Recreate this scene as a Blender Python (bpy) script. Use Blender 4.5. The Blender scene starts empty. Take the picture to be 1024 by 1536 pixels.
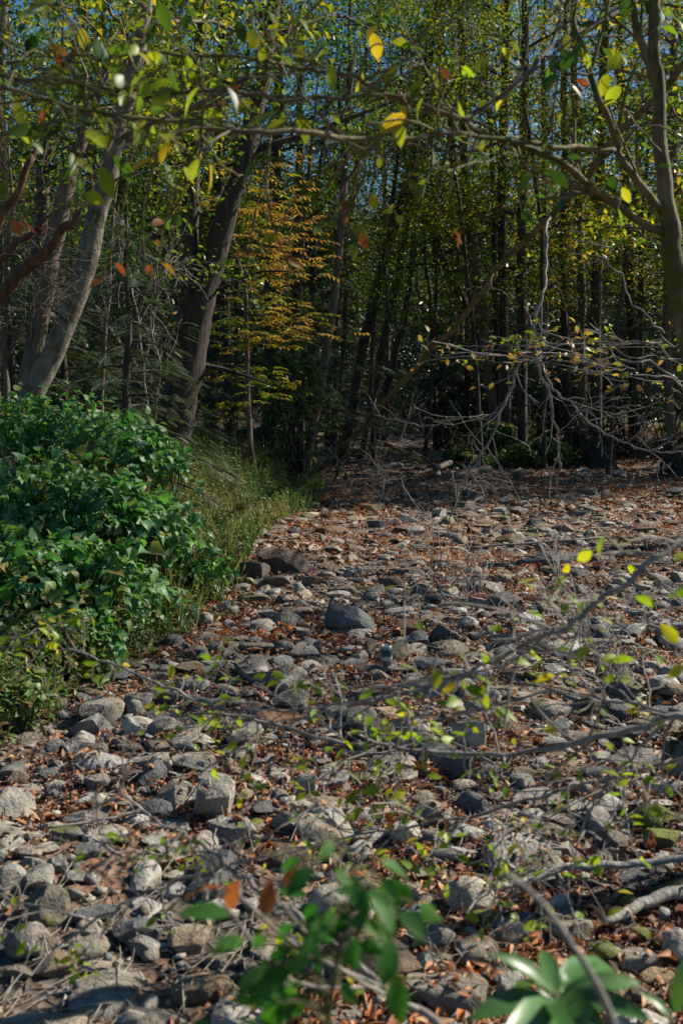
import bpy, bmesh, math, random
import numpy as np
from mathutils import Vector, Matrix
from mathutils.bvhtree import BVHTree

rs = np.random.default_rng(11)
random.seed(5)
scene = bpy.context.scene
col = scene.collection
R = math.radians

# ------------------------------------------------------------------ camera and ground
F = 1507.0
H = 1.6
TH = math.atan(168.0 / F)
CT, ST = math.cos(TH), math.sin(TH)


def P(px, py, d):
    """a point seen at photograph pixel (px, py), d metres ahead"""
    x = (px - 512.0) / F
    v = -(py - 768.0) / F
    dy = CT + v * ST
    dz = -ST + v * CT
    k = d / dy
    return np.array([x * k, d, H + dz * k])


def pix(p):
    q = np.array(p, float) - np.array([0, 0, H])
    f = q[1] * CT - q[2] * ST
    u = q[1] * ST + q[2] * CT
    return 512 + F * q[0] / f, 768 - F * u / f


def sstep(a, b, x):
    t = np.clip((x - a) / (b - a), 0, 1)
    return t * t * (3 - 2 * t)


class Noise:
    def __init__(self, seed, n=10):
        g = np.random.default_rng(seed)
        k = g.normal(size=(n, 3))
        self.k = k / np.linalg.norm(k, axis=1)[:, None] * g.uniform(.6, 1.7, (n, 1))
        self.p = g.uniform(0, 6.28, n)

    def __call__(self, X, s=1.0):
        return np.sin(X @ (self.k.T * s * 2.2) + self.p).sum(axis=1) / math.sqrt(len(self.p)) * .8


N1, N2, N3 = Noise(1), Noise(2), Noise(3)


def left_edge(y):
    return np.interp(y, [0, 3, 4.5, 6, 8, 11, 15, 27, 45, 70], [-2.9, -2.6, -1.75, -1.45, -1.2, -1.2, -.7, -.6, .6, 1.5])


def right_edge(y):
    return np.interp(y, [0, 6, 12, 20, 26, 28.5, 34, 45, 70], [6, 7, 8.5, 9.5, 9.0, 4.6, 3.7, 3.8, 4.0])


def height(x, y, micro=True):
    x = np.atleast_1d(np.asarray(x, float))
    y = np.atleast_1d(np.asarray(y, float))
    X = np.stack([x, y, np.zeros_like(x)], 1)
    e = left_edge(y)
    r = right_edge(y)
    h = 0.05 * N1(X, .5) + .012 * np.maximum(0, y - 24)
    lb = sstep(0, 1.6, e - x) * .5 + np.clip((e - x - 1.0) * .06, 0, 1.6)
    rb = sstep(0, 1.8, x - r) * .5 + np.clip((x - r - 1.0) * .05, 0, 1.6)
    isl = .34 * np.exp(-(((x - 4.35) / 1.5) ** 2 + ((y - 25.6) / 2.6) ** 2) * 1.2)
    back = sstep(60, 75, y) * 0.8 + np.clip((y - 70) * .16, 0, 22)
    h = h + lb + rb + isl + back
    if micro:
        h = h + .018 * N2(X, 3.2) + .010 * N3(X, 9.0)
    return h


def G(px, py):
    """ground point seen at a pixel"""
    lo, hi = 1.2, 120.0
    prev = lo
    for d in np.geomspace(lo, hi, 160):
        p = P(px, py, d)
        if p[2] < height(p[0], p[1], False)[0]:
            a, b = prev, d
            for _ in range(18):
                m = .5 * (a + b)
                p = P(px, py, m)
                if p[2] < height(p[0], p[1], False)[0]:
                    b = m
                else:
                    a = m
            return P(px, py, b)
        prev = d
    return P(px, py, 60)


cam_d = bpy.data.cameras.new("camera")
cam = bpy.data.objects.new("camera", cam_d)
col.objects.link(cam)
cam.location = (0, 0, H)
cam.rotation_euler = (R(90) - TH, 0, 0)
cam_d.sensor_fit = 'VERTICAL'
cam_d.sensor_height = 36
cam_d.sensor_width = 24
cam_d.lens = F / 1536 * 36
cam_d.clip_end = 1000
cam_d.clip_start = .05
cam_d.dof.use_dof = True
cam_d.dof.focus_distance = 8.5
cam_d.dof.aperture_fstop = 4.0
scene.camera = cam

# ------------------------------------------------------------------ light
SUN = Vector((.80, .36, .66)).normalized()
w = bpy.data.worlds.new("World")
scene.world = w
w.use_nodes = True
nt = w.node_tree
sky = nt.nodes.new('ShaderNodeTexSky')
sky.sky_type = 'NISHITA'
sky.sun_disc = False
sky.sun_elevation = math.asin(SUN.z)
sky.sun_rotation = math.atan2(SUN.x, SUN.y)
sky.air_density = 1.2
sky.dust_density = .3
sky.ozone_density = 2.0
bg = nt.nodes['Background']
bg.inputs[1].default_value = .05
hs_ = nt.nodes.new('ShaderNodeHueSaturation')
hs_.inputs['Saturation'].default_value = 1.4
nt.links.new(sky.outputs[0], hs_.inputs['Color'])
nt.links.new(hs_.outputs[0], bg.inputs[0])
sl = bpy.data.lights.new("sun", 'SUN')
sl.energy = 5.0
sl.angle = R(.55)
sl.color = (1, .93, .80)
so = bpy.data.objects.new("sun", sl)
col.objects.link(so)
so.rotation_euler = SUN.to_track_quat('Z', 'Y').to_euler()
scene.view_settings.view_transform = 'Standard'
scene.view_settings.look = 'None'
scene.view_settings.exposure = .9
scene.view_settings.gamma = 1
scene.cycles.max_bounces = 5
scene.cycles.diffuse_bounces = 3
scene.cycles.glossy_bounces = 2
scene.cycles.transmission_bounces = 3
scene.cycles.transparent_max_bounces = 4
scene.cycles.sample_clamp_indirect = 4


# ------------------------------------------------------------------ materials
def mat(name):
    m = bpy.data.materials.new(name)
    m.use_nodes = True
    m.node_tree.nodes.clear()
    t = m.node_tree

    def nd(kind, **kw):
        n = t.nodes.new('ShaderNode' + kind)
        for k, v in kw.items():
            setattr(n, k, v)
        return n
    out = nd('OutputMaterial')
    return m, t, nd, out


def ramp(nd, cols, interp='LINEAR'):
    r = nd('ValToRGB')
    el = r.color_ramp.elements
    r.color_ramp.interpolation = interp
    for i, (p, c) in enumerate(cols):
        if i < 2:
            e = el[i]
            e.position = p
        else:
            e = el.new(p)
        e.color = (c[0], c[1], c[2], 1)
    return r


def leaf_mat(name, cols, trans=.45, rough=.45, spec=.35, tint=(1.25, 1.25, .55)):
    m, t, nd, out = mat(name)
    L = t.links.new
    geo = nd('NewGeometry')
    n = len(cols)
    rp = ramp(nd, [(i / max(1, n - 1), c) for i, c in enumerate(cols)])
    tc = nd('TexCoord')
    nz = nd('TexNoise')
    nz.inputs['Scale'].default_value = .55
    nz.inputs['Detail'].default_value = 1
    L(tc.outputs['Object'], nz.inputs['Vector'])
    mx = nd('MapRange')
    mx.inputs[1].default_value = .35
    mx.inputs[2].default_value = .65
    mx.inputs[3].default_value = -.28
    mx.inputs[4].default_value = .28
    L(nz.outputs['Fac'], mx.inputs[0])
    ad = nd('Math', operation='ADD', use_clamp=True)
    L(geo.outputs['Random Per Island'], ad.inputs[0])
    L(mx.outputs[0], ad.inputs[1])
    L(ad.outputs[0], rp.inputs[0])
    # blotches on the blade
    n2 = nd('TexNoise')
    n2.inputs['Scale'].default_value = 35
    L(tc.outputs['Object'], n2.inputs['Vector'])
    br = nd('HueSaturation')
    L(rp.outputs[0], br.inputs['Color'])
    mr = nd('MapRange')
    mr.inputs[3].default_value = .72
    mr.inputs[4].default_value = 1.28
    L(n2.outputs['Fac'], mr.inputs[0])
    L(mr.outputs[0], br.inputs['Value'])
    p = nd('BsdfPrincipled')
    p.inputs['Roughness'].default_value = rough
    p.inputs['Specular IOR Level'].default_value = spec
    L(br.outputs[0], p.inputs['Base Color'])
    tr = nd('BsdfTranslucent')
    mc = nd('Mix', data_type='RGBA', blend_type='MULTIPLY')
    mc.inputs[0].default_value = 1
    mc.inputs[7].default_value = (*tint, 1)
    L(br.outputs[0], mc.inputs[6])
    L(mc.outputs[2], tr.inputs['Color'])
    ms = nd('MixShader')
    ms.inputs[0].default_value = trans
    L(p.outputs[0], ms.inputs[1])
    L(tr.outputs[0], ms.inputs[2])
    L(ms.outputs[0], out.inputs[0])
    return m


def bark_mat(name, a, b, c=None, cpos=.6, stretch=.25, scale=9, bump=.5, moss=None):
    m, t, nd, out = mat(name)
    L = t.links.new
    tc = nd('TexCoord')
    mp = nd('Mapping')
    mp.inputs['Scale'].default_value = (1, 1, stretch)
    L(tc.outputs['Object'], mp.inputs[0])
    n1 = nd('TexNoise')
    n1.inputs['Scale'].default_value = scale
    n1.inputs['Detail'].default_value = 7
    n1.inputs['Roughness'].default_value = .65
    L(mp.outputs[0], n1.inputs['Vector'])
    rp = ramp(nd, [(.32, a), (.66, b)])
    L(n1.outputs['Fac'], rp.inputs[0])
    last = rp.outputs[0]
    for cc, pos, sc in ((c, cpos, 5.0), (moss, .52, 2.2)):
        if cc is None:
            continue
        n2 = nd('TexNoise')
        n2.inputs['Scale'].default_value = sc
        n2.inputs['Detail'].default_value = 5
        n2.inputs['Roughness'].default_value = .7
        L(tc.outputs['Object'], n2.inputs['Vector'])
        r2 = ramp(nd, [(pos, (0, 0, 0)), (pos + .07, (1, 1, 1))])
        L(n2.outputs['Fac'], r2.inputs[0])
        mx = nd('Mix', data_type='RGBA')
        L(r2.outputs[0], mx.inputs[0])
        L(last, mx.inputs[6])
        mx.inputs[7].default_value = (*cc, 1)
        last = mx.outputs[2]
    p = nd('BsdfPrincipled')
    p.inputs['Roughness'].default_value = .8
    p.inputs['Specular IOR Level'].default_value = .25
    L(last, p.inputs['Base Color'])
    bp = nd('Bump')
    bp.inputs['Strength'].default_value = bump
    bp.inputs['Distance'].default_value = .03
    L(n1.outputs['Fac'], bp.inputs['Height'])
    L(bp.outputs[0], p.inputs['Normal'])
    L(p.outputs[0], out.inputs[0])
    return m


def rock_mat(name, dark, light, moss=None, lichen=.62, mosscol=(.085, .10, .018)):
    """moss: None, or the normal-z threshold above which moss may grow"""
    m, t, nd, out = mat(name)
    L = t.links.new
    tc = nd('TexCoord')
    oi = nd('ObjectInfo')
    geo = nd('NewGeometry')
    add = nd('VectorMath', operation='ADD')
    mul = nd('VectorMath', operation='SCALE')
    cm = nd('CombineXYZ')
    sm = nd('Math', operation='ADD')
    L(oi.outputs['Random'], sm.inputs[0])
    L(geo.outputs['Random Per Island'], sm.inputs[1])
    fr = nd('Math', operation='FRACT')
    L(sm.outputs[0], fr.inputs[0])
    L(sm.outputs[0], cm.inputs[0])
    L(sm.outputs[0], cm.inputs[2])
    mul.inputs['Scale'].default_value = 37
    L(cm.outputs[0], mul.inputs[0])
    L(geo.outputs['Position'], add.inputs[0])
    L(mul.outputs[0], add.inputs[1])

    def noise(sc, det=6, ro=.65):
        n = nd('TexNoise')
        n.inputs['Scale'].default_value = sc
        n.inputs['Detail'].default_value = det
        n.inputs['Roughness'].default_value = ro
        L(add.outputs[0], n.inputs['Vector'])
        return n
    n1 = noise(7)
    rp = ramp(nd, [(.3, dark), (.7, light)])
    L(n1.outputs['Fac'], rp.inputs[0])
    # each stone its own shade
    hs = nd('HueSaturation')
    L(rp.outputs[0], hs.inputs['Color'])
    mr = nd('MapRange')
    mr.inputs[3].default_value = .62
    mr.inputs[4].default_value = 1.22
    L(fr.outputs[0], mr.inputs[0])
    L(mr.outputs[0], hs.inputs['Value'])
    f7 = nd('Math', operation='MULTIPLY')
    f7.inputs[1].default_value = 7.3
    L(sm.outputs[0], f7.inputs[0])
    f8 = nd('Math', operation='FRACT')
    L(f7.outputs[0], f8.inputs[0])
    mr2 = nd('MapRange')
    mr2.inputs[3].default_value = .5
    mr2.inputs[4].default_value = 1.5
    L(f8.outputs[0], mr2.inputs[0])
    L(mr2.outputs[0], hs.inputs['Saturation'])
    last = hs.outputs[0]

    def over(fac, c):
        nonlocal last
        mx = nd('Mix', data_type='RGBA')
        L(fac, mx.inputs[0])
        L(last, mx.inputs[6])
        mx.inputs[7].default_value = (*c, 1)
        last = mx.outputs[2]
    # pale lichen, dark pitting
    n2 = noise(16, 8, .75)
    r2 = ramp(nd, [(lichen, (0, 0, 0)), (lichen + .06, (.75, .75, .75))])
    L(n2.outputs['Fac'], r2.inputs[0])
    over(r2.outputs[0], (.50, .50, .46))
    n3 = noise(42, 6, .7)
    r3 = ramp(nd, [(.33, (.8, .8, .8)), (.43, (0, 0, 0))])
    L(n3.outputs['Fac'], r3.inputs[0])
    over(r3.outputs[0], tuple(x * .45 for x in dark))
    n6 = noise(2.6, 7, .68)
    r6 = ramp(nd, [(.5, (0, 0, 0)), (.66, (.7, .7, .7))])
    L(n6.outputs['Fac'], r6.inputs[0])
    over(r6.outputs[0], tuple(c * k for c, k in zip(dark, (1.15, .92, .68))))
    n5 = noise(4, 5, .6)
    if moss is not None:
        sx = nd('SeparateXYZ')
        L(geo.outputs['Normal'], sx.inputs[0])
        m0 = nd('Math', operation='MULTIPLY')
        m0.inputs[1].default_value = .5
        L(sx.outputs[2], m0.inputs[0])
        ma = nd('Math', operation='MULTIPLY_ADD')
        ma.inputs[1].default_value = 2.4
        L(n5.outputs['Fac'], ma.inputs[0])
        L(m0.outputs[0], ma.inputs[2])
        mc = nd('Math', operation='MULTIPLY_ADD')
        mc.inputs[1].default_value = 1.1
        L(n2.outputs['Fac'], mc.inputs[0])
        L(ma.outputs[0], mc.inputs[2])
        r5 = ramp(nd, [(.44, (0, 0, 0)), (.58, (1, 1, 1))])
        mb = nd('Math', operation='ADD')
        mb.inputs[1].default_value = .5 - moss
        L(mc.outputs[0], mb.inputs[0])
        L(mb.outputs[0], r5.inputs[0])
        over(r5.outputs[0], mosscol)
    p = nd('BsdfPrincipled')
    p.inputs['Roughness'].default_value = .72
    p.inputs['Specular IOR Level'].default_value = .3
    L(last, p.inputs['Base Color'])
    nb = noise(28, 9, .72)
    b1 = nd('Bump')
    b1.inputs['Strength'].default_value = .8
    b1.inputs['Distance'].default_value = .012
    L(nb.outputs['Fac'], b1.inputs['Height'])
    b2 = nd('Bump')
    b2.inputs['Strength'].default_value = .7
    b2.inputs['Distance'].default_value = .05
    L(n1.outputs['Fac'], b2.inputs['Height'])
    L(b1.outputs[0], b2.inputs['Normal'])
    L(b2.outputs[0], p.inputs['Normal'])
    L(p.outputs[0], out.inputs[0])
    return m


def ground_mat():
    m, t, nd, out = mat('leaf_strewn_ground')
    L = t.links.new
    tc = nd('TexCoord')

    def noise(sc, det=5, ro=.6):
        n = nd('TexNoise')
        n.inputs['Scale'].default_value = sc
        n.inputs['Detail'].default_value = det
        n.inputs['Roughness'].default_value = ro
        L(tc.outputs['Object'], n.inputs['Vector'])
        return n
    v = nd('TexVoronoi')
    v.inputs['Scale'].default_value = 26
    L(tc.outputs['Object'], v.inputs['Vector'])
    sp = nd('SeparateColor')
    L(v.outputs['Color'], sp.inputs[0])
    r1 = ramp(nd, [(0, (.035, .022, .015)), (.35, (.10, .055, .032)), (.7, (.17, .085, .045)), (1, (.22, .15, .10))])
    L(sp.outputs[0], r1.inputs[0])
    n1 = noise(1.3, 6)
    r2 = ramp(nd, [(.42, (0, 0, 0)), (.6, (1, 1, 1))])
    L(n1.outputs['Fac'], r2.inputs[0])
    mx = nd('Mix', data_type='RGBA')
    L(r2.outputs[0], mx.inputs[0])
    L(r1.outputs[0], mx.inputs[6])
    n2 = noise(18, 6)
    r3 = ramp(nd, [(.3, (.03, .026, .022)), (.7, (.10, .085, .07))])
    L(n2.outputs['Fac'], r3.inputs[0])
    L(r3.outputs[0], mx.inputs[7])
    p = nd('BsdfPrincipled')
    p.inputs['Roughness'].default_value = .85
    L(mx.outputs[2], p.inputs['Base Color'])
    bp = nd('Bump')
    bp.inputs['Strength'].default_value = .8
    bp.inputs['Distance'].default_value = .03
    L(v.outputs['Distance'], bp.inputs['Height'])
    L(bp.outputs[0], p.inputs['Normal'])
    L(p.outputs[0], out.inputs[0])
    return m


M = {}
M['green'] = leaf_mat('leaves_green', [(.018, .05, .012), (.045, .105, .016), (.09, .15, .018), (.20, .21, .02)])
M['yellowgreen'] = leaf_mat('leaves_yellow_green', [(.025, .06, .012), (.05, .10, .014), (.10, .16, .016), (.20, .23, .02), (.34, .28, .022)], .5)
M['yellow'] = leaf_mat('leaves_yellow', [(.05, .10, .014), (.10, .16, .018), (.20, .23, .02), (.34, .28, .022), (.38, .19, .02)], .5)
M['orange'] = leaf_mat('leaves_gold', [(.16, .16, .03), (.29, .23, .04), (.37, .25, .05), (.37, .20, .05), (.30, .13, .04)], .5, tint=(1.2, 1.1, .6))
M['rust'] = leaf_mat('leaves_rust', [(.24, .06, .022), (.36, .13, .03), (.14, .04, .02), (.34, .22, .04)], .4, tint=(1.3, 1.0, .6))
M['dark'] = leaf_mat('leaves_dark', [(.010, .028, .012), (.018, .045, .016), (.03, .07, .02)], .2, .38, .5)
M['hemlock'] = leaf_mat('needles', [(.020, .045, .022), (.035, .07, .03), (.06, .095, .04), (.11, .085, .045)], .2, .5)
M['bush'] = leaf_mat('leaves_bush', [(.06, .14, .06), (.085, .19, .08), (.11, .22, .085), (.15, .26, .06), (.07, .17, .07), (.28, .23, .06)], .38, .5, .45, tint=(1.1, 1.6, .5))
M['weeds'] = leaf_mat('leaves_weeds', [(.04, .10, .035), (.07, .15, .04), (.12, .19, .055), (.22, .25, .10), (.22, .14, .06)], .4)
M['near'] = leaf_mat('leaves_near', [(.03, .10, .022), (.06, .17, .03), (.11, .25, .035)], .45, .55, .25, tint=(1.0, 1.5, .4))
M['lime'] = leaf_mat('leaves_lime', [(.14, .24, .018), (.24, .33, .022), (.40, .40, .03), (.48, .34, .03)], .52)
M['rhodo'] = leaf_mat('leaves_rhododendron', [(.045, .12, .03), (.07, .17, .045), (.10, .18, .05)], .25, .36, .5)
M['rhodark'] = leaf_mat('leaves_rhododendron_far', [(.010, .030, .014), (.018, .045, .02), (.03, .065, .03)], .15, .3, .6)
M['litter'] = leaf_mat('dead_leaves', [(.035, .016, .011), (.09, .04, .022), (.24, .095, .04), (.36, .155, .07), (.44, .29, .175), (.44, .14, .04)], .15, .6, .25, tint=(1.2, 1, .8))
M['grey_bark'] = bark_mat('bark_grey', (.07, .062, .048), (.23, .205, .165), (.40, .42, .39), .64, .5, 13, .8, (.075, .07, .04))
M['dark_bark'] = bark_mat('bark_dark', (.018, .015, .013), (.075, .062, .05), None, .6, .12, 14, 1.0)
M['brown_bark'] = bark_mat('bark_brown', (.05, .04, .03), (.16, .13, .10), (.24, .24, .21), .68, .2, 12, .8)
M['moss_bark'] = bark_mat('bark_mossy', (.06, .05, .026), (.20, .165, .085), (.26, .26, .19), .64, .35, 18, .5, (.075, .075, .015))
M['twig'] = bark_mat('bark_twig', (.12, .10, .085), (.30, .27, .24), (.42, .42, .40), .62, .5, 30, .3)
M['pale_twig'] = bark_mat('bark_pale_twig', (.22, .20, .18), (.46, .43, .40), None, .6, .5, 40, .2)
M['split_wood'] = bark_mat('split_wood', (.04, .02, .012), (.17, .085, .042), (.05, .025, .015), .6, .06, 26, 1.0)
M['drift'] = bark_mat('weathered_wood', (.16, .14, .12), (.40, .37, .33), (.10, .09, .07), .64, .12, 30, .6)
M['stem'] = bark_mat('green_stem', (.06, .06, .03), (.13, .13, .06), None, .6, .5, 30, .2)
M['pale'] = rock_mat('rock_pale', (.19, .17, .142), (.47, .435, .375), None, .62)
M['grey'] = rock_mat('rock_grey', (.105, .092, .075), (.33, .295, .245), None, .58)
M['slate'] = rock_mat('rock_slate', (.055, .058, .06), (.16, .165, .165), None, .66)
M['tan'] = rock_mat('rock_tan', (.15, .115, .08), (.33, .27, .195), None, .66)
M['brown'] = rock_mat('rock_brown', (.075, .048, .032), (.20, .135, .09), None, .68)
M['mossy'] = rock_mat('rock_mossy', (.10, .095, .08), (.27, .25, .21), 2.22, .64, (.095, .10, .02))
M['mossball'] = rock_mat('rock_moss_covered', (.07, .065, .05), (.20, .18, .14), 1.5, .75, (.13, .145, .02))
M['ground'] = ground_mat()


# ------------------------------------------------------------------ mesh building
class MB:
    def __init__(self):
        self.v, self.lp, self.lt, self.mi = [], [], [], []
        self.n = 0

    def add(self, v, f, mi=0):
        """v (n,3), f (m,k)"""
        v = np.asarray(v, float).reshape(-1, 3)
        f = np.asarray(f, int)
        self.v.append(v)
        self.lp.append((f + self.n).ravel())
        self.lt.append(np.full(len(f), f.shape[1]))
        self.mi.append(np.full(len(f), mi))
        self.n += len(v)

    def tube(self, pts, rad, sides=8, mi=0, rough=0.0, cap=True, seed=0):
        pts = np.asarray(pts, float)
        rad = np.asarray(rad, float)
        n = len(pts)
        t = np.gradient(pts, axis=0)
        t /= np.linalg.norm(t, axis=1)[:, None] + 1e-9
        ref = np.array([0, 0, 1.]) if abs(t[0][2]) < .9 else np.array([1., 0, 0])
        u = np.cross(t[0], ref)
        u /= np.linalg.norm(u)
        V = []
        a = np.arange(sides) / sides * 2 * math.pi
        g = np.random.default_rng(seed + 17)
        for i in range(n):
            u = u - t[i] * (u @ t[i])
            u /= np.linalg.norm(u) + 1e-9
            b = np.cross(t[i], u)
            rr = rad[i] * (1 + rough * g.uniform(-1, 1, sides)) if rough else rad[i]
            V.append(pts[i] + (np.cos(a) * rr)[:, None] * u + (np.sin(a) * rr)[:, None] * b)
        V = np.concatenate(V)
        i = np.repeat(np.arange(n - 1), sides)
        j = np.tile(np.arange(sides), n - 1)
        k = (j + 1) % sides
        f = np.stack([i * sides + j, i * sides + k, (i + 1) * sides + k, (i + 1) * sides + j], 1)
        base = self.n
        self.add(V, f, mi)
        if cap and sides > 3:
            for e, o in ((0, -1), (n - 1, 1)):
                idx = np.arange(sides) + base + e * sides
                self.lp.append(idx[::o])
                self.lt.append(np.array([sides]))
                self.mi.append(np.array([mi]))

    def leaves(self, tm, pos, X, Z, size, mi=0):
        tv, tf = tm
        pos = np.asarray(pos, float)
        if not len(pos):
            return
        X = X / (np.linalg.norm(X, axis=1)[:, None] + 1e-9)
        Z = Z - X * (Z * X).sum(1)[:, None]
        Z = Z / (np.linalg.norm(Z, axis=1)[:, None] + 1e-9)
        Y = np.cross(Z, X)
        size = np.broadcast_to(np.asarray(size, float), (len(pos),))[:, None, None]
        V = pos[:, None, :] + size * (tv[None, :, 0:1] * X[:, None] + tv[None, :, 1:2] * Y[:, None] + tv[None, :, 2:3] * Z[:, None])
        n, k = len(pos), len(tv)
        off = (np.arange(n) * k)[:, None, None]
        self.add(V.reshape(-1, 3), (tf[None] + off).reshape(-1, tf.shape[1]), mi)

    def build(self, name, mats, parent=None, smooth=True, link=True, org=None):
        me = bpy.data.meshes.new(name)
        v = np.concatenate(self.v)
        if org is not None:
            v = v - np.asarray(org, float)
        lp = np.concatenate(self.lp).astype(np.int32)
        lt = np.concatenate(self.lt).astype(np.int32)
        mi = np.concatenate(self.mi).astype(np.int32)
        me.vertices.add(len(v))
        me.vertices.foreach_set('co', v.astype(np.float32).ravel())
        me.loops.add(len(lp))
        me.loops.foreach_set('vertex_index', lp)
        me.polygons.add(len(lt))
        st = np.concatenate([[0], np.cumsum(lt)[:-1]]).astype(np.int32)
        me.polygons.foreach_set('loop_start', st)
        me.polygons.foreach_set('loop_total', lt)
        me.polygons.foreach_set('material_index', mi)
        me.polygons.foreach_set('use_smooth', np.full(len(lt), smooth))
        for m in (mats if isinstance(mats, (list, tuple)) else [mats]):
            me.materials.append(M[m] if isinstance(m, str) else m)
        me.update(calc_edges=True)
        o = bpy.data.objects.new(name, me)
        if link:
            col.objects.link(o)
        if parent is not None:
            o.parent = parent
        return o


LABELS = set()


def tag(o, label, cat, group=None):
    n = len(label.split())
    if n > 16 or n < 4 or label.lower() in LABELS:
        print('LABEL?', n, label)
    LABELS.add(label.lower())
    o['label'] = label
    o['category'] = cat
    if group:
        o['group'] = group
    return o


def thing(name, loc, label, cat, group=None):
    o = bpy.data.objects.new(name, None)
    o.empty_display_size = .1
    col.objects.link(o)
    o.location = Vector([float(x) for x in loc])
    return tag(o, label, cat, group)


def smooth_path(pts, n=6, jit=0.0, seed=0):
    p = np.asarray(pts, float)
    if len(p) < 3:
        q = np.linspace(p[0], p[-1], n * 2 + 1)
    else:
        e = np.vstack([2 * p[0] - p[1], p, 2 * p[-1] - p[-2]])
        out = []
        for i in range(1, len(e) - 2):
            a, b, c, d = e[i - 1], e[i], e[i + 1], e[i + 2]
            for s in np.arange(n) / n:
                out.append(.5 * ((2 * b) + (-a + c) * s + (2 * a - 5 * b + 4 * c - d) * s * s + (-a + 3 * b - 3 * c + d) * s ** 3))
        out.append(e[-2])
        q = np.array(out)
    if jit:
        g = np.random.default_rng(seed)
        k = g.normal(size=q.shape) * jit
        k = (k + np.roll(k, 1, 0)) * .6
        k[0] = k[-1] = 0
        k[:, 3:] = 0
        q = q + k
    return q


# ------------------------------------------------------------------ leaf outlines
def blade(outline, fold=.12, curl=.12):
    """outline: (x, half width) from stalk to tip; folded on the midrib"""
    n = len(outline)
    V, Fc = [], []
    for x, hw in outline:
        z = -curl * (x - .3) ** 2 * 2
        V.append((x, 0, z))
        V.append((x, hw, z + fold * hw * 2))
        V.append((x, -hw, z + fold * hw * 2))
    for i in range(n - 1):
        a, b = 3 * i, 3 * i + 3
        Fc.append((a, b, b + 1, a + 1))
        Fc.append((a, a + 2, b + 2, b))
    return np.array(V, float), np.array(Fc)


T_DIA = (np.array([(0, 0, 0), (.45, .27, .07), (1, 0, -.08), (.45, -.27, .07)], float), np.array([(0, 2, 1), (0, 3, 2)]))
T_SLIM = (np.array([(0, 0, 0), (.45, .13, .04), (1, 0, -.1), (.45, -.13, .04)], float), np.array([(0, 2, 1), (0, 3, 2)]))
T_OVAL = blade([(0, .01), (.12, .14), (.35, .25), (.6, .24), (.85, .11), (1, .005)])
T_LANCE = blade([(0, .01), (.15, .09), (.45, .145), (.75, .12), (.93, .05), (1, .004)], .2, .2)
T_LOBE = blade([(0, .02), (-.10, .18), (.04, .36), (.22, .42), (.40, .40), (.56, .29), (.8, .15), (1, .005)], .14, .26)
T_CURL = blade([(0, .02), (.25, .2), (.6, .22), (1, .02)], .55, .5)
T_BLADE = (np.array([(0, .02, 0), (0, -.02, 0), (.55, .016, .0), (.55, -.016, 0), (1, 0, -.16)], float), np.array([(0, 1, 3), (0, 3, 2), (2, 3, 4)]))


def needle_spray():
    V, Fc = [], []
    V += [(0, .006, 0), (0, -.006, 0), (1, 0, -.1)]
    Fc.append((0, 1, 2))
    for k in range(9):
        x = .08 + k * .1
        ln = .21 * (1 - .55 * abs(x - .4))
        for s in (-1, 1):
            b = len(V)
            V += [(x, 0, -.1 * x * x), (x + .055, 0, -.1 * x * x), (x + .08, s * ln, -.1 * x * x - .04)]
            Fc.append((b, b + 1, b + 2))
    return np.array(V, float), np.array(Fc)


T_NEEDLE = needle_spray()


def rand_dirs(n, g, up=0.0):
    v = g.normal(size=(n, 3))
    v[:, 2] = v[:, 2] * .55 + up
    return v / (np.linalg.norm(v, axis=1)[:, None] + 1e-9)


def flat_normals(n, g, tilt=.5):
    z = np.tile(np.array([0, 0, 1.]), (n, 1)) + g.normal(size=(n, 3)) * tilt
    return z


# ------------------------------------------------------------------ ground sheet
def axis(a, fine0, fine1, b, step, grow=1.13):
    mid = list(np.arange(fine0, fine1 + 1e-6, step))
    hi, s, x = [], step, fine1
    while x < b:
        s *= grow
        x += s
        hi.append(x)
    lo, s, x = [], step, fine0
    while x > a:
        s *= grow
        x -= s
        lo.append(x)
    return np.array(lo[::-1] + mid + hi)


gx = axis(-260, -7, 10, 260, .09)
gy = axis(-60, 1.5, 30, 420, .09, 1.1)
XX, YY = np.meshgrid(gx, gy)
ZZ = height(XX.ravel(), YY.ravel())
mb = MB()
nx, ny = len(gx), len(gy)
ii, jj = np.meshgrid(np.arange(nx - 1), np.arange(ny - 1))
q = (jj * nx + ii).ravel()
gv = np.stack([XX.ravel(), YY.ravel(), ZZ], 1)
gf = np.stack([q, q + 1, q + nx + 1, q + nx], 1)
mb.add(gv, gf)
ground = mb.build('ground', 'ground')
ground['kind'] = 'structure'

# ------------------------------------------------------------------ rocks
def ico(sub):
    bm = bmesh.new()
    bmesh.ops.create_icosphere(bm, subdivisions=sub, radius=1)
    v = np.array([x.co[:] for x in bm.verts])
    f = np.array([[x.index for x in p.verts] for p in bm.faces])
    bm.free()
    return v, f


ICO = {s: ico(s) for s in (1, 2, 3, 4)}
KINDS = ('round', 'block', 'slab', 'long', 'wedge')


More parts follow.
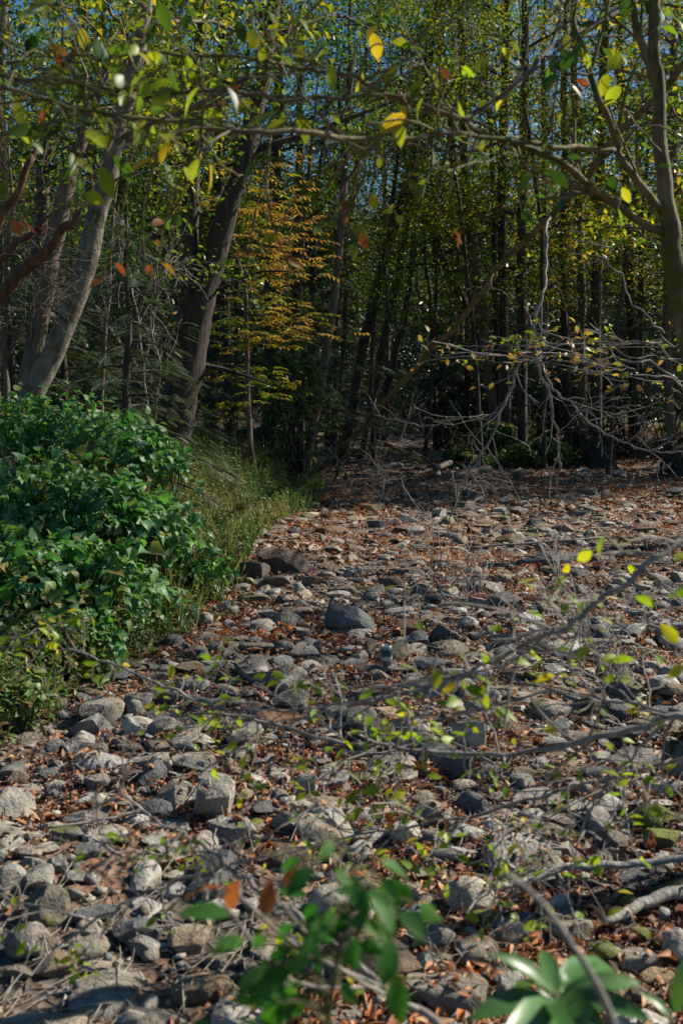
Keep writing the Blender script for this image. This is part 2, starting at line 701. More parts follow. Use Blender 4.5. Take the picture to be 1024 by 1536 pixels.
def rock_shape(kind, seed, sub):
    v, f = ICO[sub]
    v = v.copy()
    g = np.random.default_rng(seed * 31 + KINDS.index(kind))
    nA = Noise(seed * 7 + 1)
    nB = Noise(seed * 7 + 2)
    nC = Noise(seed * 7 + 3)
    ncut = {'round': 8, 'block': 13, 'slab': 13, 'long': 12, 'wedge': 11}[kind]
    depth = {'round': .80, 'block': .56, 'slab': .55, 'long': .58, 'wedge': .52}[kind]
    v = v * (1 + .10 * nA(v, .8))[:, None]
    for k in range(ncut):
        n = g.normal(size=3)
        if kind == 'block' and k < 6:
            n = np.eye(3)[k % 3] * (1 if k < 3 else -1) + g.normal(size=3) * .36
        if kind == 'slab' and k < 4:
            n = np.array([0, 0, 1. if k % 2 else -1.]) + g.normal(size=3) * .12
        n /= np.linalg.norm(n)
        d = depth * g.uniform(.85, 1.2)
        s = v @ n - d
        v = v - np.maximum(0, s)[:, None] * n * .93
    v = v * (1 + .035 * nB(v, 2.2) + .018 * nC(v, 5.0))[:, None]
    if kind == 'wedge':
        v[:, 2] *= .75 + .45 * v[:, 0]
    if kind == 'slab':
        v[:, 2] *= .5
    lo, hi = v.min(0), v.max(0)
    return (v - (lo + hi) / 2) / (hi - lo), f


NV = 10
PROTO = {(k, i, s): rock_shape(k, i + 1, s) for k in KINDS for i in range(NV) for s in (1, 2, 3, 4)}
ROCKMESH = {}


def rock_mesh(kind, var, sub, m):
    key = (kind, var, sub, m)
    if key not in ROCKMESH:
        b = MB()
        b.add(*PROTO[(kind, var, sub)])
        o = b.build('rock', m, link=False)
        o.data.set_sharp_from_angle(angle=R(27))
        ROCKMESH[key] = o.data
        bpy.data.objects.remove(o)
    return ROCKMESH[key]


BV, BF, BN = [], [], [0]        # coarse copies of all stones, for dropping leaves on them
ROCKS = []                      # (x, y, radius)
CELL = {}


def note_rock(x, y, r):
    ROCKS.append((x, y, r))
    CELL.setdefault((int(x // .5), int(y // .5)), []).append((x, y, r))


def clash(x, y, r, f=.8):
    ci, cj = int(x // .5), int(y // .5)
    for i in range(ci - 1, ci + 2):
        for j in range(cj - 1, cj + 2):
            for a, b, c in CELL.get((i, j), ()):
                if (a - x) ** 2 + (b - y) ** 2 < ((r + c) * f) ** 2:
                    return True
    return False


def rock_matrix(x, y, z, dims, yaw, tx, ty):
    return Matrix.Translation((x, y, z)) @ Matrix.Rotation(yaw, 4, 'Z') @ Matrix.Rotation(ty, 4, 'Y') @ Matrix.Rotation(tx, 4, 'X') @ Matrix.Diagonal((*dims, 1))


def coarse(kind, var, mx):
    v, f = PROTO[(kind, var, 1)]
    A = np.array(mx)
    BV.append(v @ A[:3, :3].T + A[:3, 3])
    BF.append(f + BN[0])
    BN[0] += len(v)


def add_rock(kind, var, m, x, y, z, dims, yaw, tx, ty, sub=3):
    o = bpy.data.objects.new('rock', rock_mesh(kind, var, sub, m))
    col.objects.link(o)
    mx = rock_matrix(x, y, z, dims, yaw, tx, ty)
    o.matrix_world = mx
    coarse(kind, var, mx)
    return o


# stones one can pick out in the photograph: left, right, top, bottom in its pixels; kind; colour; words; tilt
HERO = [
    (-45, 45, 1165, 1229, 'round', 'pale', 'big smooth pale boulder', 0), (47, 95, 1226, 1252, 'block', 'pale', 'wrinkled pale stone', 0),
    (95, 137, 1232, 1254, 'long', 'pale', 'rounded long pale cobble', 0), (73, 123, 1248, 1270, 'block', 'mossy', 'dark mossy stone', 0),
    (113, 189, 1250, 1272, 'slab', 'pale', 'flat pale grey slab', 0), (85, 184, 1206, 1239, 'long', 'grey', 'long tilted grey slab', .15),
    (32, 71, 1249, 1270, 'slab', 'grey', '', 0), (13, 65, 1279, 1303, 'slab', 'pale', '', 0), (65, 101, 1281, 1316, 'wedge', 'grey', '', 0),
    (-12, 37, 1293, 1343, 'round', 'pale', 'smooth pale egg shaped boulder', 0), (25, 101, 1311, 1386, 'round', 'mossy', 'round speckled boulder with mossy foot', .1),
    (-4, 71, 1374, 1440, 'round', 'grey', 'big round dark grey boulder', 0), (86, 140, 1310, 1331, 'slab', 'grey', '', 0), (88, 131, 1329, 1350, 'long', 'grey', '', 0),
    (95, 176, 1356, 1387, 'slab', 'slate', 'dark slate slab', 0), (160, 240, 1364, 1424, 'wedge', 'slate', 'big sloping slate wedge', .2),
    (108, 154, 1389, 1411, 'round', 'pale', 'smooth oval pale cobble', 0), (181, 240, 1394, 1432, 'slab', 'grey', '', .25), (244, 316, 1396, 1428, 'block', 'tan', 'flat topped tan block', 0),
    (300, 342, 1421, 1446, 'round', 'grey', '', 0), (285, 351, 1154, 1233, 'block', 'pale', 'big rugged whitish boulder', 0), (123, 166, 1153, 1182, 'slab', 'tan', 'flat tan stone', 0),
    (65, 95, 1166, 1187, 'block', 'pale', '', 0), (98, 128, 1146, 1163, 'slab', 'grey', '', 0), (126, 164, 1116, 1137, 'round', 'grey', 'smooth oval grey cobble', 0),
    (98, 171, 1062, 1099, 'long', 'pale', 'long pale rounded slab', .05), (186, 214, 1044, 1074, 'round', 'pale', 'round whitish cobble', 0), (131, 171, 1039, 1061, 'wedge', 'pale', '', 0),
    (95, 151, 1022, 1044, 'slab', 'tan', '', .1), (194, 292, 1022, 1054, 'long', 'grey', 'long dark grey slab', -.08), (75, 101, 1059, 1081, 'round', 'slate', '', 0),
    (7, 47, 1151, 1176, 'block', 'grey', '', 0), (212, 256, 1002, 1018, 'slab', 'grey', '', 0), (307, 385, 1227, 1265, 'block', 'grey', 'broad dark grey block', 0),
    (250, 327, 1126, 1157, 'slab', 'pale', 'broad pale flagstone', 0), (439, 476, 1163, 1207, 'block', 'pale', 'upright white stone', 0), (432, 466, 1207, 1231, 'slab', 'pale', '', 0),
    (296, 318, 1363, 1392, 'block', 'tan', '', 0), (250, 363, 1458, 1510, 'long', 'tan', 'long pale loaf shaped boulder', 0), (430, 642, 1389, 1482, 'long', 'tan', 'huge long pale boulder behind blurred leaves', 0),
    (429, 463, 1302, 1327, 'block', 'pale', '', 0), (664, 750, 1294, 1366, 'round', 'pale', 'big whitish boulder', .1), (624, 688, 1383, 1428, 'round', 'grey', 'rounded dark grey boulder', 0),
    (625, 682, 1431, 1467, 'block', 'grey', '', 0), (609, 741, 1453, 1530, 'block', 'tan', 'large speckled tan boulder', 0), (679, 759, 1420, 1457, 'round', 'grey', 'low humped grey boulder', 0),
    (743, 792, 1454, 1512, 'block', 'pale', 'upright pale block', 0), (579, 637, 1233, 1274, 'block', 'pale', '', 0), (520, 560, 1262, 1292, 'slab', 'pale', '', 0),
    (611, 682, 1193, 1245, 'block', 'grey', 'dark square grey boulder', 0), (676, 734, 1074, 1134, 'block', 'pale', 'tall whitish boulder', .1), (521, 590, 1150, 1176, 'slab', 'mossy', 'flat mossy slab', 0),
    (593, 661, 1343, 1387, 'slab', 'slate', '', .2), (646, 723, 1267, 1295, 'long', 'grey', '', 0), (680, 704, 1236, 1253, 'round', 'brown', 'small brown rounded stone', 0),
    (715, 760, 1227, 1253, 'slab', 'pale', '', 0), (703, 775, 1361, 1390, 'long', 'mossball', 'flat moss covered stone', 0), (525, 600, 1082, 1114, 'block', 'brown', 'broad brownish block', 0),
    (910, 1012, 1117, 1152, 'slab', 'tan', 'big flat pale slab under branches', 0), (842, 904, 1097, 1115, 'slab', 'tan', '', 0), (793, 846, 1085, 1106, 'long', 'grey', '', .1),
    (891, 950, 1190, 1223, 'block', 'pale', 'pale squared block', 0), (954, 1021, 1196, 1244, 'round', 'mossball', 'moss topped boulder', 0), (969, 1030, 1238, 1271, 'block', 'mossball', 'moss draped block', 0),
    (756, 860, 1229, 1262, 'long', 'pale', 'broad pale humped slab', .06), (806, 880, 1253, 1289, 'long', 'pale', '', .25), (733, 850, 1267, 1295, 'slab', 'pale', 'long pale flagstone', 0),
    (767, 863, 1287, 1330, 'wedge', 'pale', 'big pale flat topped block', 0), (874, 928, 1266, 1315, 'wedge', 'grey', 'dark triangular boulder', 0), (898, 946, 1236, 1271, 'wedge', 'grey', 'angular grey stone', .1),
    (895, 945, 1258, 1302, 'long', 'grey', '', .4), (981, 1050, 1321, 1357, 'block', 'mossy', 'pale block with moss on its face', 0), (818, 895, 1367, 1425, 'wedge', 'grey', 'angular leaning grey boulder', .3),
    (929, 963, 1340, 1366, 'round', 'mossball', 'small round moss cushion stone', 0), (883, 932, 1410, 1452, 'round', 'mossball', 'thickly mossed round stone', 0), (949, 980, 1391, 1416, 'round', 'mossball', '', 0),
    (976, 997, 1401, 1422, 'round', 'mossball', '', 0), (996, 1062, 1382, 1449, 'round', 'pale', 'big pale boulder at the water side', 0), (922, 993, 1423, 1464, 'block', 'grey', '', 0),
    (824, 866, 1337, 1369, 'block', 'pale', '', 0), (900, 925, 1343, 1369, 'round', 'tan', 'tan egg shaped cobble', 0), (845, 886, 1201, 1223, 'block', 'pale', '', 0),
    (485, 571, 897, 950, 'block', 'slate', 'dark tilted boulder', .22), (565, 602, 859, 883, 'block', 'tan', '', 0), (660, 688, 876, 898, 'block', 'pale', '', .2), (610, 660, 869, 896, 'slab', 'tan', 'broad tan slab', .1),
    (591, 629, 928, 958, 'block', 'brown', '', 0), (599, 651, 946, 970, 'wedge', 'slate', 'dark wedge stone', .1), (641, 692, 932, 964, 'long', 'slate', '', .25), (490, 538, 870, 892, 'slab', 'tan', '', 0),
    (527, 554, 967, 991, 'round', 'pale', '', .2), (432, 483, 959, 983, 'block', 'pale', 'pale crinkled stone', 0), (445, 489, 984, 1014, 'round', 'pale', 'rounded whitish stone', .2), (526, 571, 989, 1008, 'slab', 'grey', '', 0),
    (612, 693, 986, 1050, 'wedge', 'pale', 'pale ridged angular boulder', .25), (497, 533, 1061, 1084, 'round', 'grey', 'small dark round stone', 0), (544, 586, 999, 1020, 'wedge', 'grey', '', 0), (522, 583, 1031, 1049, 'long', 'grey', 'low dark log shaped stone', .06),
    (694, 727, 1045, 1066, 'round', 'grey', '', 0), (722, 753, 1028, 1055, 'round', 'pale', '', 0), (781, 882, 829, 850, 'slab', 'slate', 'long dark sunken slab', 0), (848, 885, 870, 890, 'block', 'grey', 'squared grey stone', 0),
    (850, 892, 847, 867, 'slab', 'slate', '', 0), (788, 825, 946, 980, 'block', 'grey', '', 0), (889, 953, 977, 1021, 'long', 'mossy', 'long greenish tilted boulder', .35), (791, 841, 1043, 1075, 'round', 'mossy', 'rounded mossy stone', 0),
    (786, 824, 1009, 1029, 'slab', 'mossball', 'small mossy slab', .15), (984, 1011, 929, 963, 'block', 'pale', 'squared pale stone', 0), (987, 1030, 992, 1025, 'round', 'pale', '', 0), (984, 1040, 1019, 1046, 'long', 'tan', '', -.1),
    (862, 898, 1035, 1068, 'block', 'slate', '', 0), (902, 952, 1039, 1081, 'round', 'slate', 'dark rounded boulder', 0), (877, 925, 954, 975, 'slab', 'grey', '', 0), (925, 965, 820, 836, 'slab', 'mossy', '', 0),
    (376, 473, 815, 860, 'long', 'brown', 'long brown tilted slab', .27), (357, 405, 836, 869, 'block', 'brown', 'dark brown block', 0), (396, 440, 861, 883, 'block', 'tan', '', 0), (440, 459, 870, 889, 'round', 'pale', 'small round white stone', 0),
    (451, 488, 862, 880, 'slab', 'tan', '', 0), (352, 406, 886, 908, 'slab', 'mossy', 'flat greenish stone', 0), (471, 525, 786, 801, 'slab', 'brown', 'flat brown stone', 0), (512, 544, 847, 866, 'slab', 'pale', '', 0),
    (493, 518, 806, 819, 'slab', 'pale', '', 0), (199, 235, 935, 964, 'block', 'tan', '', .15), (179, 204, 948, 974, 'wedge', 'slate', '', 0), (226, 262, 920, 939, 'round', 'tan', '', 0),
    (267, 306, 912, 929, 'long', 'mossy', '', 0), (284, 313, 972, 994, 'wedge', 'slate', '', 0), (412, 462, 1003, 1030, 'round', 'grey', '', 0), (560, 600, 1040, 1060, 'slab', 'grey', '', 0),
    (735, 780, 940, 970, 'block', 'grey', '', 0), (730, 790, 885, 915, 'slab', 'slate', '', .1), (700, 760, 865, 890, 'slab', 'grey', '', 0), (585, 640, 1100, 1130, 'slab', 'grey', '', 0), (410, 470, 905, 925, 'slab', 'grey', '', 0),
]
WORDS_M = {'pale': ['pale', 'whitish'], 'grey': ['grey'], 'slate': ['dark bluish grey'], 'tan': ['tan'], 'brown': ['brown'], 'mossy': ['mossy grey'], 'mossball': ['green moss covered']}
WORDS_K = {'round': ['rounded'], 'block': ['blocky'], 'slab': ['flat'], 'long': ['elongated'], 'wedge': ['wedge shaped']}
LAND = []          # landmarks for telling stones apart: (px, py, short words)


def rel_label(desc, px, py, lands, most=16):
    ls = sorted(lands, key=lambda l: (l[0] - px) ** 2 + (2.2 * (l[1] - py)) ** 2)

    def rel(l):
        dx, dy = px - l[0], (py - l[1]) * 2.2
        d = math.hypot(dx, dy)
        near = 'just ' if d < 75 else ''
        side = 'right of' if dx > 0 else 'left of'
        if abs(dx) > 2 * abs(dy):
            return near + side
        fb = 'behind' if dy < 0 else 'in front of'
        if abs(dy) > 2 * abs(dx):
            return near + fb
        return near + (fb.replace(' of', '') + ' and ') + side
    for l in ls[:6]:
        s = f'{desc} {rel(l)} the {l[2]}'
        if len(s.split()) <= most and s.lower() not in LABELS:
            return s
    for l in ls[:5]:
        for k in ls[:9]:
            if k is l:
                continue
            s = f'{desc} {rel(l)} the {l[2]}, {rel(k)} the {k[2]}'
            if len(s.split()) <= most and s.lower() not in LABELS:
                return s
    for l in ls[6:60]:
        s = f'{desc} {rel(l)} the {l[2]}'
        if len(s.split()) <= most and s.lower() not in LABELS:
            return s
    return desc + ' among the other stones of the dry creek'


todo = []
for i, (x0, x1, y0, y1, kind, m, words, tilt) in enumerate(HERO):
    g = G((x0 + x1) / 2, min(y1, 1600))
    d = g[1]
    W = (x1 - x0) / F * d
    hm = (y1 - y0) / F * d
    D = W * {'round': .85, 'block': .75, 'slab': .7, 'long': .42, 'wedge': .7}[kind]
    sphi = H / math.hypot(H, d)
    Hz = (hm - D * sphi * .75) / math.sqrt(1 - sphi ** 2)
    Hz = max(Hz, W * {'round': .5, 'block': .42, 'slab': .22, 'long': .25, 'wedge': .42}[kind])
    x, y = g[0], g[1] + D * .45
    z = height(x, y)[0] + Hz * .26
    Hz *= 1.28
    note_rock(x, y, .45 * W)
    yaw = rs.uniform(-.25, .25) + (math.pi if rs.random() < .5 and kind != 'wedge' else 0)
    o = add_rock(kind, i % NV, m, x, y, z, (W, D, Hz), yaw, rs.uniform(-.1, .1), tilt if abs(yaw) < 1 else -tilt, 4 if (x1 - x0) > 60 else 3)
    if words and f'{words} of the creek bed' not in LABELS and all(words != l[2] for l in LAND):
        LAND.append(((x0 + x1) / 2, (y0 + y1) / 2, words))
    todo.append((o, words, kind, m, (x0 + x1) / 2, (y0 + y1) / 2, W))

# the rest of the stones: the larger become objects, the smaller one mass
cand = []
for k in range(27000):
    if k < 17000:
        d = math.sqrt(rs.uniform(2.3 ** 2, 17 ** 2))
    else:
        d = math.sqrt(rs.uniform(16 ** 2, 46 ** 2))
    x = rs.uniform(-.37, .37) * d + (rs.uniform(-.4, .4) if d < 6 else 0)
    le, re = left_edge(d), right_edge(d)
    if x < le + .1 or x > re + .2:
        continue
    isl = math.exp(-(((x - 4.35) / 1.5) ** 2 + ((d - 25.6) / 2.6) ** 2) * 1.2)
    if isl > .45:
        continue
    if x > 6.6 and 21 < d < 29 and rs.random() < .85:
        continue
    W = float(np.clip(rs.lognormal(math.log(.078 if d > 6.5 else .10), .55), .03, .27)) * (1 if d < 12 else 1.2 if d < 20 else 1.8)
    cand.append((W / d, W, x, d))
cand.sort(key=lambda c: -c[1])
fill = []
for a, W, x, y in cand:
    if clash(x, y, W * .45, .74 if y < 8 else .92 if y < 22 else .66):
        continue
    note_rock(x, y, W * .45)
    fill.append((a, W, x, y))
fill.sort(reverse=True)
mass = MB()
CM = ['pale', 'grey', 'slate', 'tan', 'brown', 'mossy']
n_things = 0
for a, W, x, y in fill:
    kind = KINDS[rs.choice(5, p=[.09, .20, .47, .17, .07])]
    far = y > 9
    pr = [.42, .30, .10, .10, .03, .05] if not far else [.12, .28, .12, .24, .17, .07]
    if y > 22:
        pr = [.05, .30, .30, .15, .15, .05]  # more dark stones here, standing in for shade on the far bed
    m = CM[rs.choice(6, p=pr)]
    D = W * rs.uniform(.55, .95) * (.6 if kind == 'long' else 1)
    Hz = W * {'round': rs.uniform(.5, .75), 'block': rs.uniform(.4, .65), 'slab': rs.uniform(.13, .26), 'long': rs.uniform(.25, .4), 'wedge': rs.uniform(.35, .6)}[kind]
    z = height(x, y)[0] + Hz * rs.uniform(-.08, .26)
    yaw, tx, ty = rs.uniform(0, 6.28), rs.normal() * .14, rs.normal() * .14
    var = int(rs.integers(NV))
    px, py = pix((x, y, z))
    if n_things < 296 - len(HERO) and -10 < px < 1034 and 640 < py < 1545 and not (px < 260 and py > 1465):
        n_things += 1
        o = add_rock(kind, var, m, x, y, z, (W, D, Hz), yaw, tx, ty, 3)
        todo.append((o, '', kind, m, px, py, W))
    else:
        mx = rock_matrix(x, y, z, (W, D, Hz), yaw, tx, ty)
        v, f = PROTO[(kind, var, 2 if y < 12 else 1)]
        A = np.array(mx)
        mass.add(v @ A[:3, :3].T + A[:3, 3], f, CM.index(m))
        coarse(kind, var, mx)
st = mass.build('stones', CM)
st.data.set_sharp_from_angle(angle=R(33))
st['kind'] = 'stuff'
st['label'] = 'smaller stones packed between the rocks of the dry creek bed'

# labels: landmarks first
for o, words, kind, m, px, py, W in todo:
    if words:
        s = words + ' in the dry creek'
        if s in LABELS:
            s = rel_label(words, px, py, [l for l in LAND if l[2] != words and abs(l[0] - px) + abs(l[1] - py) > 5])
        tag(o, s if len(s.split()) >= 4 else s + ' bed', 'rock', 'rocks of the dry creek bed')
for o, words, kind, m, px, py, W in todo:
    if not words:
        size = 'small ' if W < .13 else 'big ' if W > .36 else ''
        s = rel_label(f'{size}{WORDS_K[kind][0]} {WORDS_M[m][0]} stone', px, py, LAND)
        tag(o, s, 'rock', 'rocks of the dry creek bed')

# pebbles
pb = MB()
for k in range(5200):
    d = math.sqrt(rs.uniform(2.3 ** 2, 9 ** 2))
    x = rs.uniform(-.37, .37) * d
    if x < left_edge(d) + .1:
        continue
    s = float(np.clip(rs.lognormal(math.log(.030), .4), .012, .07))
    z = height(x, d)[0] + s * .15
    kind = KINDS[rs.choice(3)]
    var = int(rs.integers(NV))
    A = np.array(rock_matrix(x, d, z, (s, s * rs.uniform(.6, .9), s * rs.uniform(.3, .6)), rs.uniform(0, 6.3), rs.normal() * .3, rs.normal() * .3))
    v, f = PROTO[(kind, var, 1)]
    pb.add(v @ A[:3, :3].T + A[:3, 3], f, rs.choice(4, p=[.3, .4, .15, .15]))
pe = pb.build('pebbles', ['pale', 'grey', 'slate', 'tan'])
pe['kind'] = 'stuff'

# dead leaves on ground and stones
bvh = BVHTree.FromPolygons(np.concatenate(BV).tolist(), np.concatenate(BF).tolist())
n = 165000
d = np.where(rs.random(n) < .55, np.exp(rs.uniform(math.log(2.3), math.log(18), n)), np.sqrt(rs.uniform(7 ** 2, 32 ** 2, n)))
x = rs.uniform(-.38, .38, n) * d
patch = N1(np.stack([x, d, 0 * x + 3], 1), .9)
keep = (patch * 1.2 + .5 * N2(np.stack([x, d, 0 * x + 7], 1), 2.2) + rs.normal(size=n) * .5 > -.6) & ((x > left_edge(d) - .5))
x, d = x[keep], d[keep]
z = height(x, d) + .004
nor = flat_normals(len(x), rs, .45)
on = np.zeros(len(x), bool)
for i in range(len(x)):
    h = bvh.ray_cast(Vector((x[i], d[i], z[i] + 1.2)), Vector((0, 0, -1)), 1.2)
    if h[0] is not None:
        on[i] = True
        z[i] = h[0].z + .004
        nor[i] = np.array(h[1]) + rs.normal(size=3) * .15
thin = (d < 6) & (rs.random(len(x)) < .35)
ok = (~on & ~thin) | (on & (rs.random(len(x)) < np.where(d > 7, .27, .11)) & (nor[:, 2] > .75))
x, d, z, nor = x[ok], d[ok], z[ok], nor[ok]
n = len(x)
lb = MB()
pos = np.stack([x, d, z + rs.uniform(0, .014, n)], 1)
sz = np.clip(rs.lognormal(math.log(.026), .48, n), .008, .065) * np.where(d > 14, 1.7, np.where(d > 6, 1.25, 1))
half = rs.random(n) < .8
X = rand_dirs(n, rs)
lb.leaves(T_CURL, pos[half], X[half], nor[half], sz[half])
lb.leaves(T_DIA, pos[~half], X[~half], nor[~half], sz[~half] * 1.05)
li = lb.build('fallen_leaves', 'litter')
li['kind'] = 'stuff'
tw_ = MB()
for k in range(1500):
    d = math.exp(rs.uniform(math.log(2.4), math.log(14)))
    x = rs.uniform(-.37, .37) * d
    if x < left_edge(d):
        continue
    a, L_ = rs.uniform(0, 6.28), rs.uniform(.05, .3)
    dv = np.array([math.cos(a), math.sin(a), 0]) * L_ / 3
    q = np.array([[x, d, 0]]) + np.arange(4)[:, None] * dv + rs.normal(size=(4, 3)) * .012
    for c in q:
        h = bvh.ray_cast(Vector((c[0], c[1], 1.2)), Vector((0, 0, -1)), 2)
        c[2] = max(height(c[0], c[1])[0], h[0].z if h[0] is not None else -9) + .006
    tw_.tube(q, np.linspace(rs.uniform(.0015, .004), .001, 4), 4, 0, cap=False)
tw_ = tw_.build('fallen_twigs', 'twig')
tw_['kind'] = 'stuff'


# ------------------------------------------------------------------ trees
def interp_path(pts, rad, s):
    i = s * (len(pts) - 1)
    a = np.clip(np.floor(i).astype(int), 0, len(pts) - 2)
    f = (i - a)
    f2 = np.asarray(f)[..., None]
    return pts[a] * (1 - f2) + pts[a + 1] * f2, rad[a] * (1 - f) + rad[a + 1] * f


def limb(start, dirn, length, r0, g, sag=.0, n=7, wig=.12):
    p = [np.array(start, float)]
    v = np.array(dirn, float)
    v /= np.linalg.norm(v)
    for i in range(n):
        v = v + g.normal(size=3) * wig + np.array([0, 0, -sag])
        v /= np.linalg.norm(v)
        p.append(p[-1] + v * length / n)
    return np.array(p), np.linspace(r0, max(.0025, r0 * .18), n + 1)


def cluster_leaves(mbx, tm, c, n, spread, size, g, flat=.45, tilt=.55, mi=0, droop=.25):
    """n leaves round each of the centres c"""
    c = np.asarray(c, float)
    if not len(c):
        return
    N = len(c) * n
    pos = np.repeat(c, n, 0) + g.normal(size=(N, 3)) * np.array([spread, spread, spread * flat])
    X = rand_dirs(N, g, -droop)
    mbx.leaves(tm, pos, X, flat_normals(N, g, tilt), g.uniform(.65, 1.2, N) * size, mi)


def make_tree(label, ctrl, d, bark, pal, nleaf=40, z0=3.5, z1=13, rad=2.6, leaf=.085, nl=13, cat='tree', name='tree', group='trees of the forest', seed=0, tm=T_DIA, forks=(), lean=0, foliage=True, roots=0, side=None, stubs=6):
    g = np.random.default_rng(seed + 100)
    pts = [P(px, py, d + (ww[0] if ww else 0)) for px, py, _, *ww in ctrl]
    k_ = .82 if ctrl[0][2] > 25 else 1
    rad_ = [w_ * k_ * .5 / F * d for _, _, w_, *ww in ctrl]
    b = pts[0].copy()
    gz = height(b[0], b[1])[0]
    if b[2] > gz:
        v = pts[0] - pts[1]
        v = v / max(.2, abs(v[2]))
        b2 = pts[0] + v * (b[2] - gz) * (1 if abs(v[0]) < 1 else .6)
        b2[2] = height(b2[0], b2[1])[0] - .12
        pts = [b2] + pts
        rad_ = [rad_[0] * 1.12] + rad_
    else:
        pts[0][2] = gz - .12
    base = pts[0].copy()
    # up out of the picture
    top = pts[-1]
    if top[2] < z1:
        v = pts[-1] - pts[-2]
        v /= np.linalg.norm(v)
        k = 4
        for i in range(k):
            v = v * .75 + np.array([lean * .2, 0, .4])
            v /= np.linalg.norm(v)
            pts.append(pts[-1] + v * (z1 - top[2]) / k / max(.4, v[2]))
            rad_.append(rad_[-1] * .62)
    pts, rad_ = np.array(pts), np.array(rad_)
    sp = smooth_path(np.c_[pts, rad_], 5, .012 * d / 15, seed)
    pts, rad_ = sp[:, :3], sp[:, 3]
    root = thing(name, base, label, cat, group)
    tb = MB()
    rr = rad_.copy()
    rr[:3] *= np.array([1.35, 1.15, 1.05])
    sides = 14 if rad_[0] * F / d > 12 else 8
    tb.tube(pts, rr, sides, rough=.06, seed=seed)
    for fk in forks:
        fp = [P(px, py, d + (ww[0] if ww else 0)) for px, py, _, *ww in fk]
        fr = [w_ * k_ * .5 / F * d for _, _, w_, *ww in fk]
        v = fp[-1] - fp[-2]
        v /= np.linalg.norm(v)
        for i in range(3):
            v = v * .7 + np.array([0, 0, .4])
            v /= np.linalg.norm(v)
            fp.append(fp[-1] + v * max(.8, (z1 * .9 - fp[-1][2]) / (3 - i)))
            fr.append(fr[-1] * .6)
        sp = smooth_path(np.c_[np.array(fp), np.array(fr)], 5, .01, seed + 3)
        tb.tube(sp[:, :3], sp[:, 3], 12, rough=.06, seed=seed + 1)
    for k in range(roots):
        a = k / roots * 6.28 + g.uniform(-.3, .3)
        p, r = limb(base + np.array([0, 0, .35]), (math.cos(a), math.sin(a), -.35), 1.1, rad_[0] * .45, g, .02, 6, .1)
        p[:, 2] = np.maximum(p[:, 2], height(p[:, 0], p[:, 1]) - r * .3)
        tb.tube(p, r, 7)
    zs = pts[:, 2]
    cents = []
    nleaf = int(nleaf * 1.3)
    leaf *= 1.12
    z0 *= .85
    for k in range(nl):
        zt = z0 + (z1 - z0) * (k + g.uniform(0, .9)) / nl
        s = np.interp(zt, zs, np.linspace(0, 1, len(zs)))
        p0, r0 = interp_path(pts, rad_, s)
        a = k * 2.4 + g.uniform(-.5, .5)
        t = (zt - z0) / (z1 - z0)
        L = rad * (1.0 - .55 * t) * g.uniform(.7, 1.15)
        dv = np.array([math.cos(a), math.sin(a), .35 + .4 * t])
        if side is not None:
            dv[:2] = dv[:2] * .6 + np.array(side) * .7
        p, r = limb(p0, dv, L, max(.008, r0 * .4), g, .015)
        tb.tube(p, r, 5)
        for s2 in range(3):
            i = int(g.integers(2, 6))
            q, r2 = limb(p[i], p[i] - p[i - 1] + g.normal(size=3) * .25, L * .4, r[i] * .6, g, .02, 4, .2)
            tb.tube(q, r2, 4, cap=False)
            cents += [q[2], q[4]]
        cents += [p[4], p[5], p[6], p[7]]
    for k in range(stubs):
        s = g.uniform(.15, .6)
        p0, r0 = interp_path(pts, rad_, s)
        a = g.uniform(0, 6.28)
        p, r = limb(p0, (math.cos(a), math.sin(a), g.uniform(-.2, .5)), g.uniform(.5, 1.6), max(.006, r0 * .2), g, .01, 5, .2)
        tb.tube(p, r, 4, cap=False)
    tb.build('trunk', bark, root, org=base)
    if foliage:
        cb = MB()
        cluster_leaves(cb, tm, np.array(cents), nleaf, .30 * rad / 2.6, leaf, g)
        cb.build('crown', pal, root, org=base)
    return root


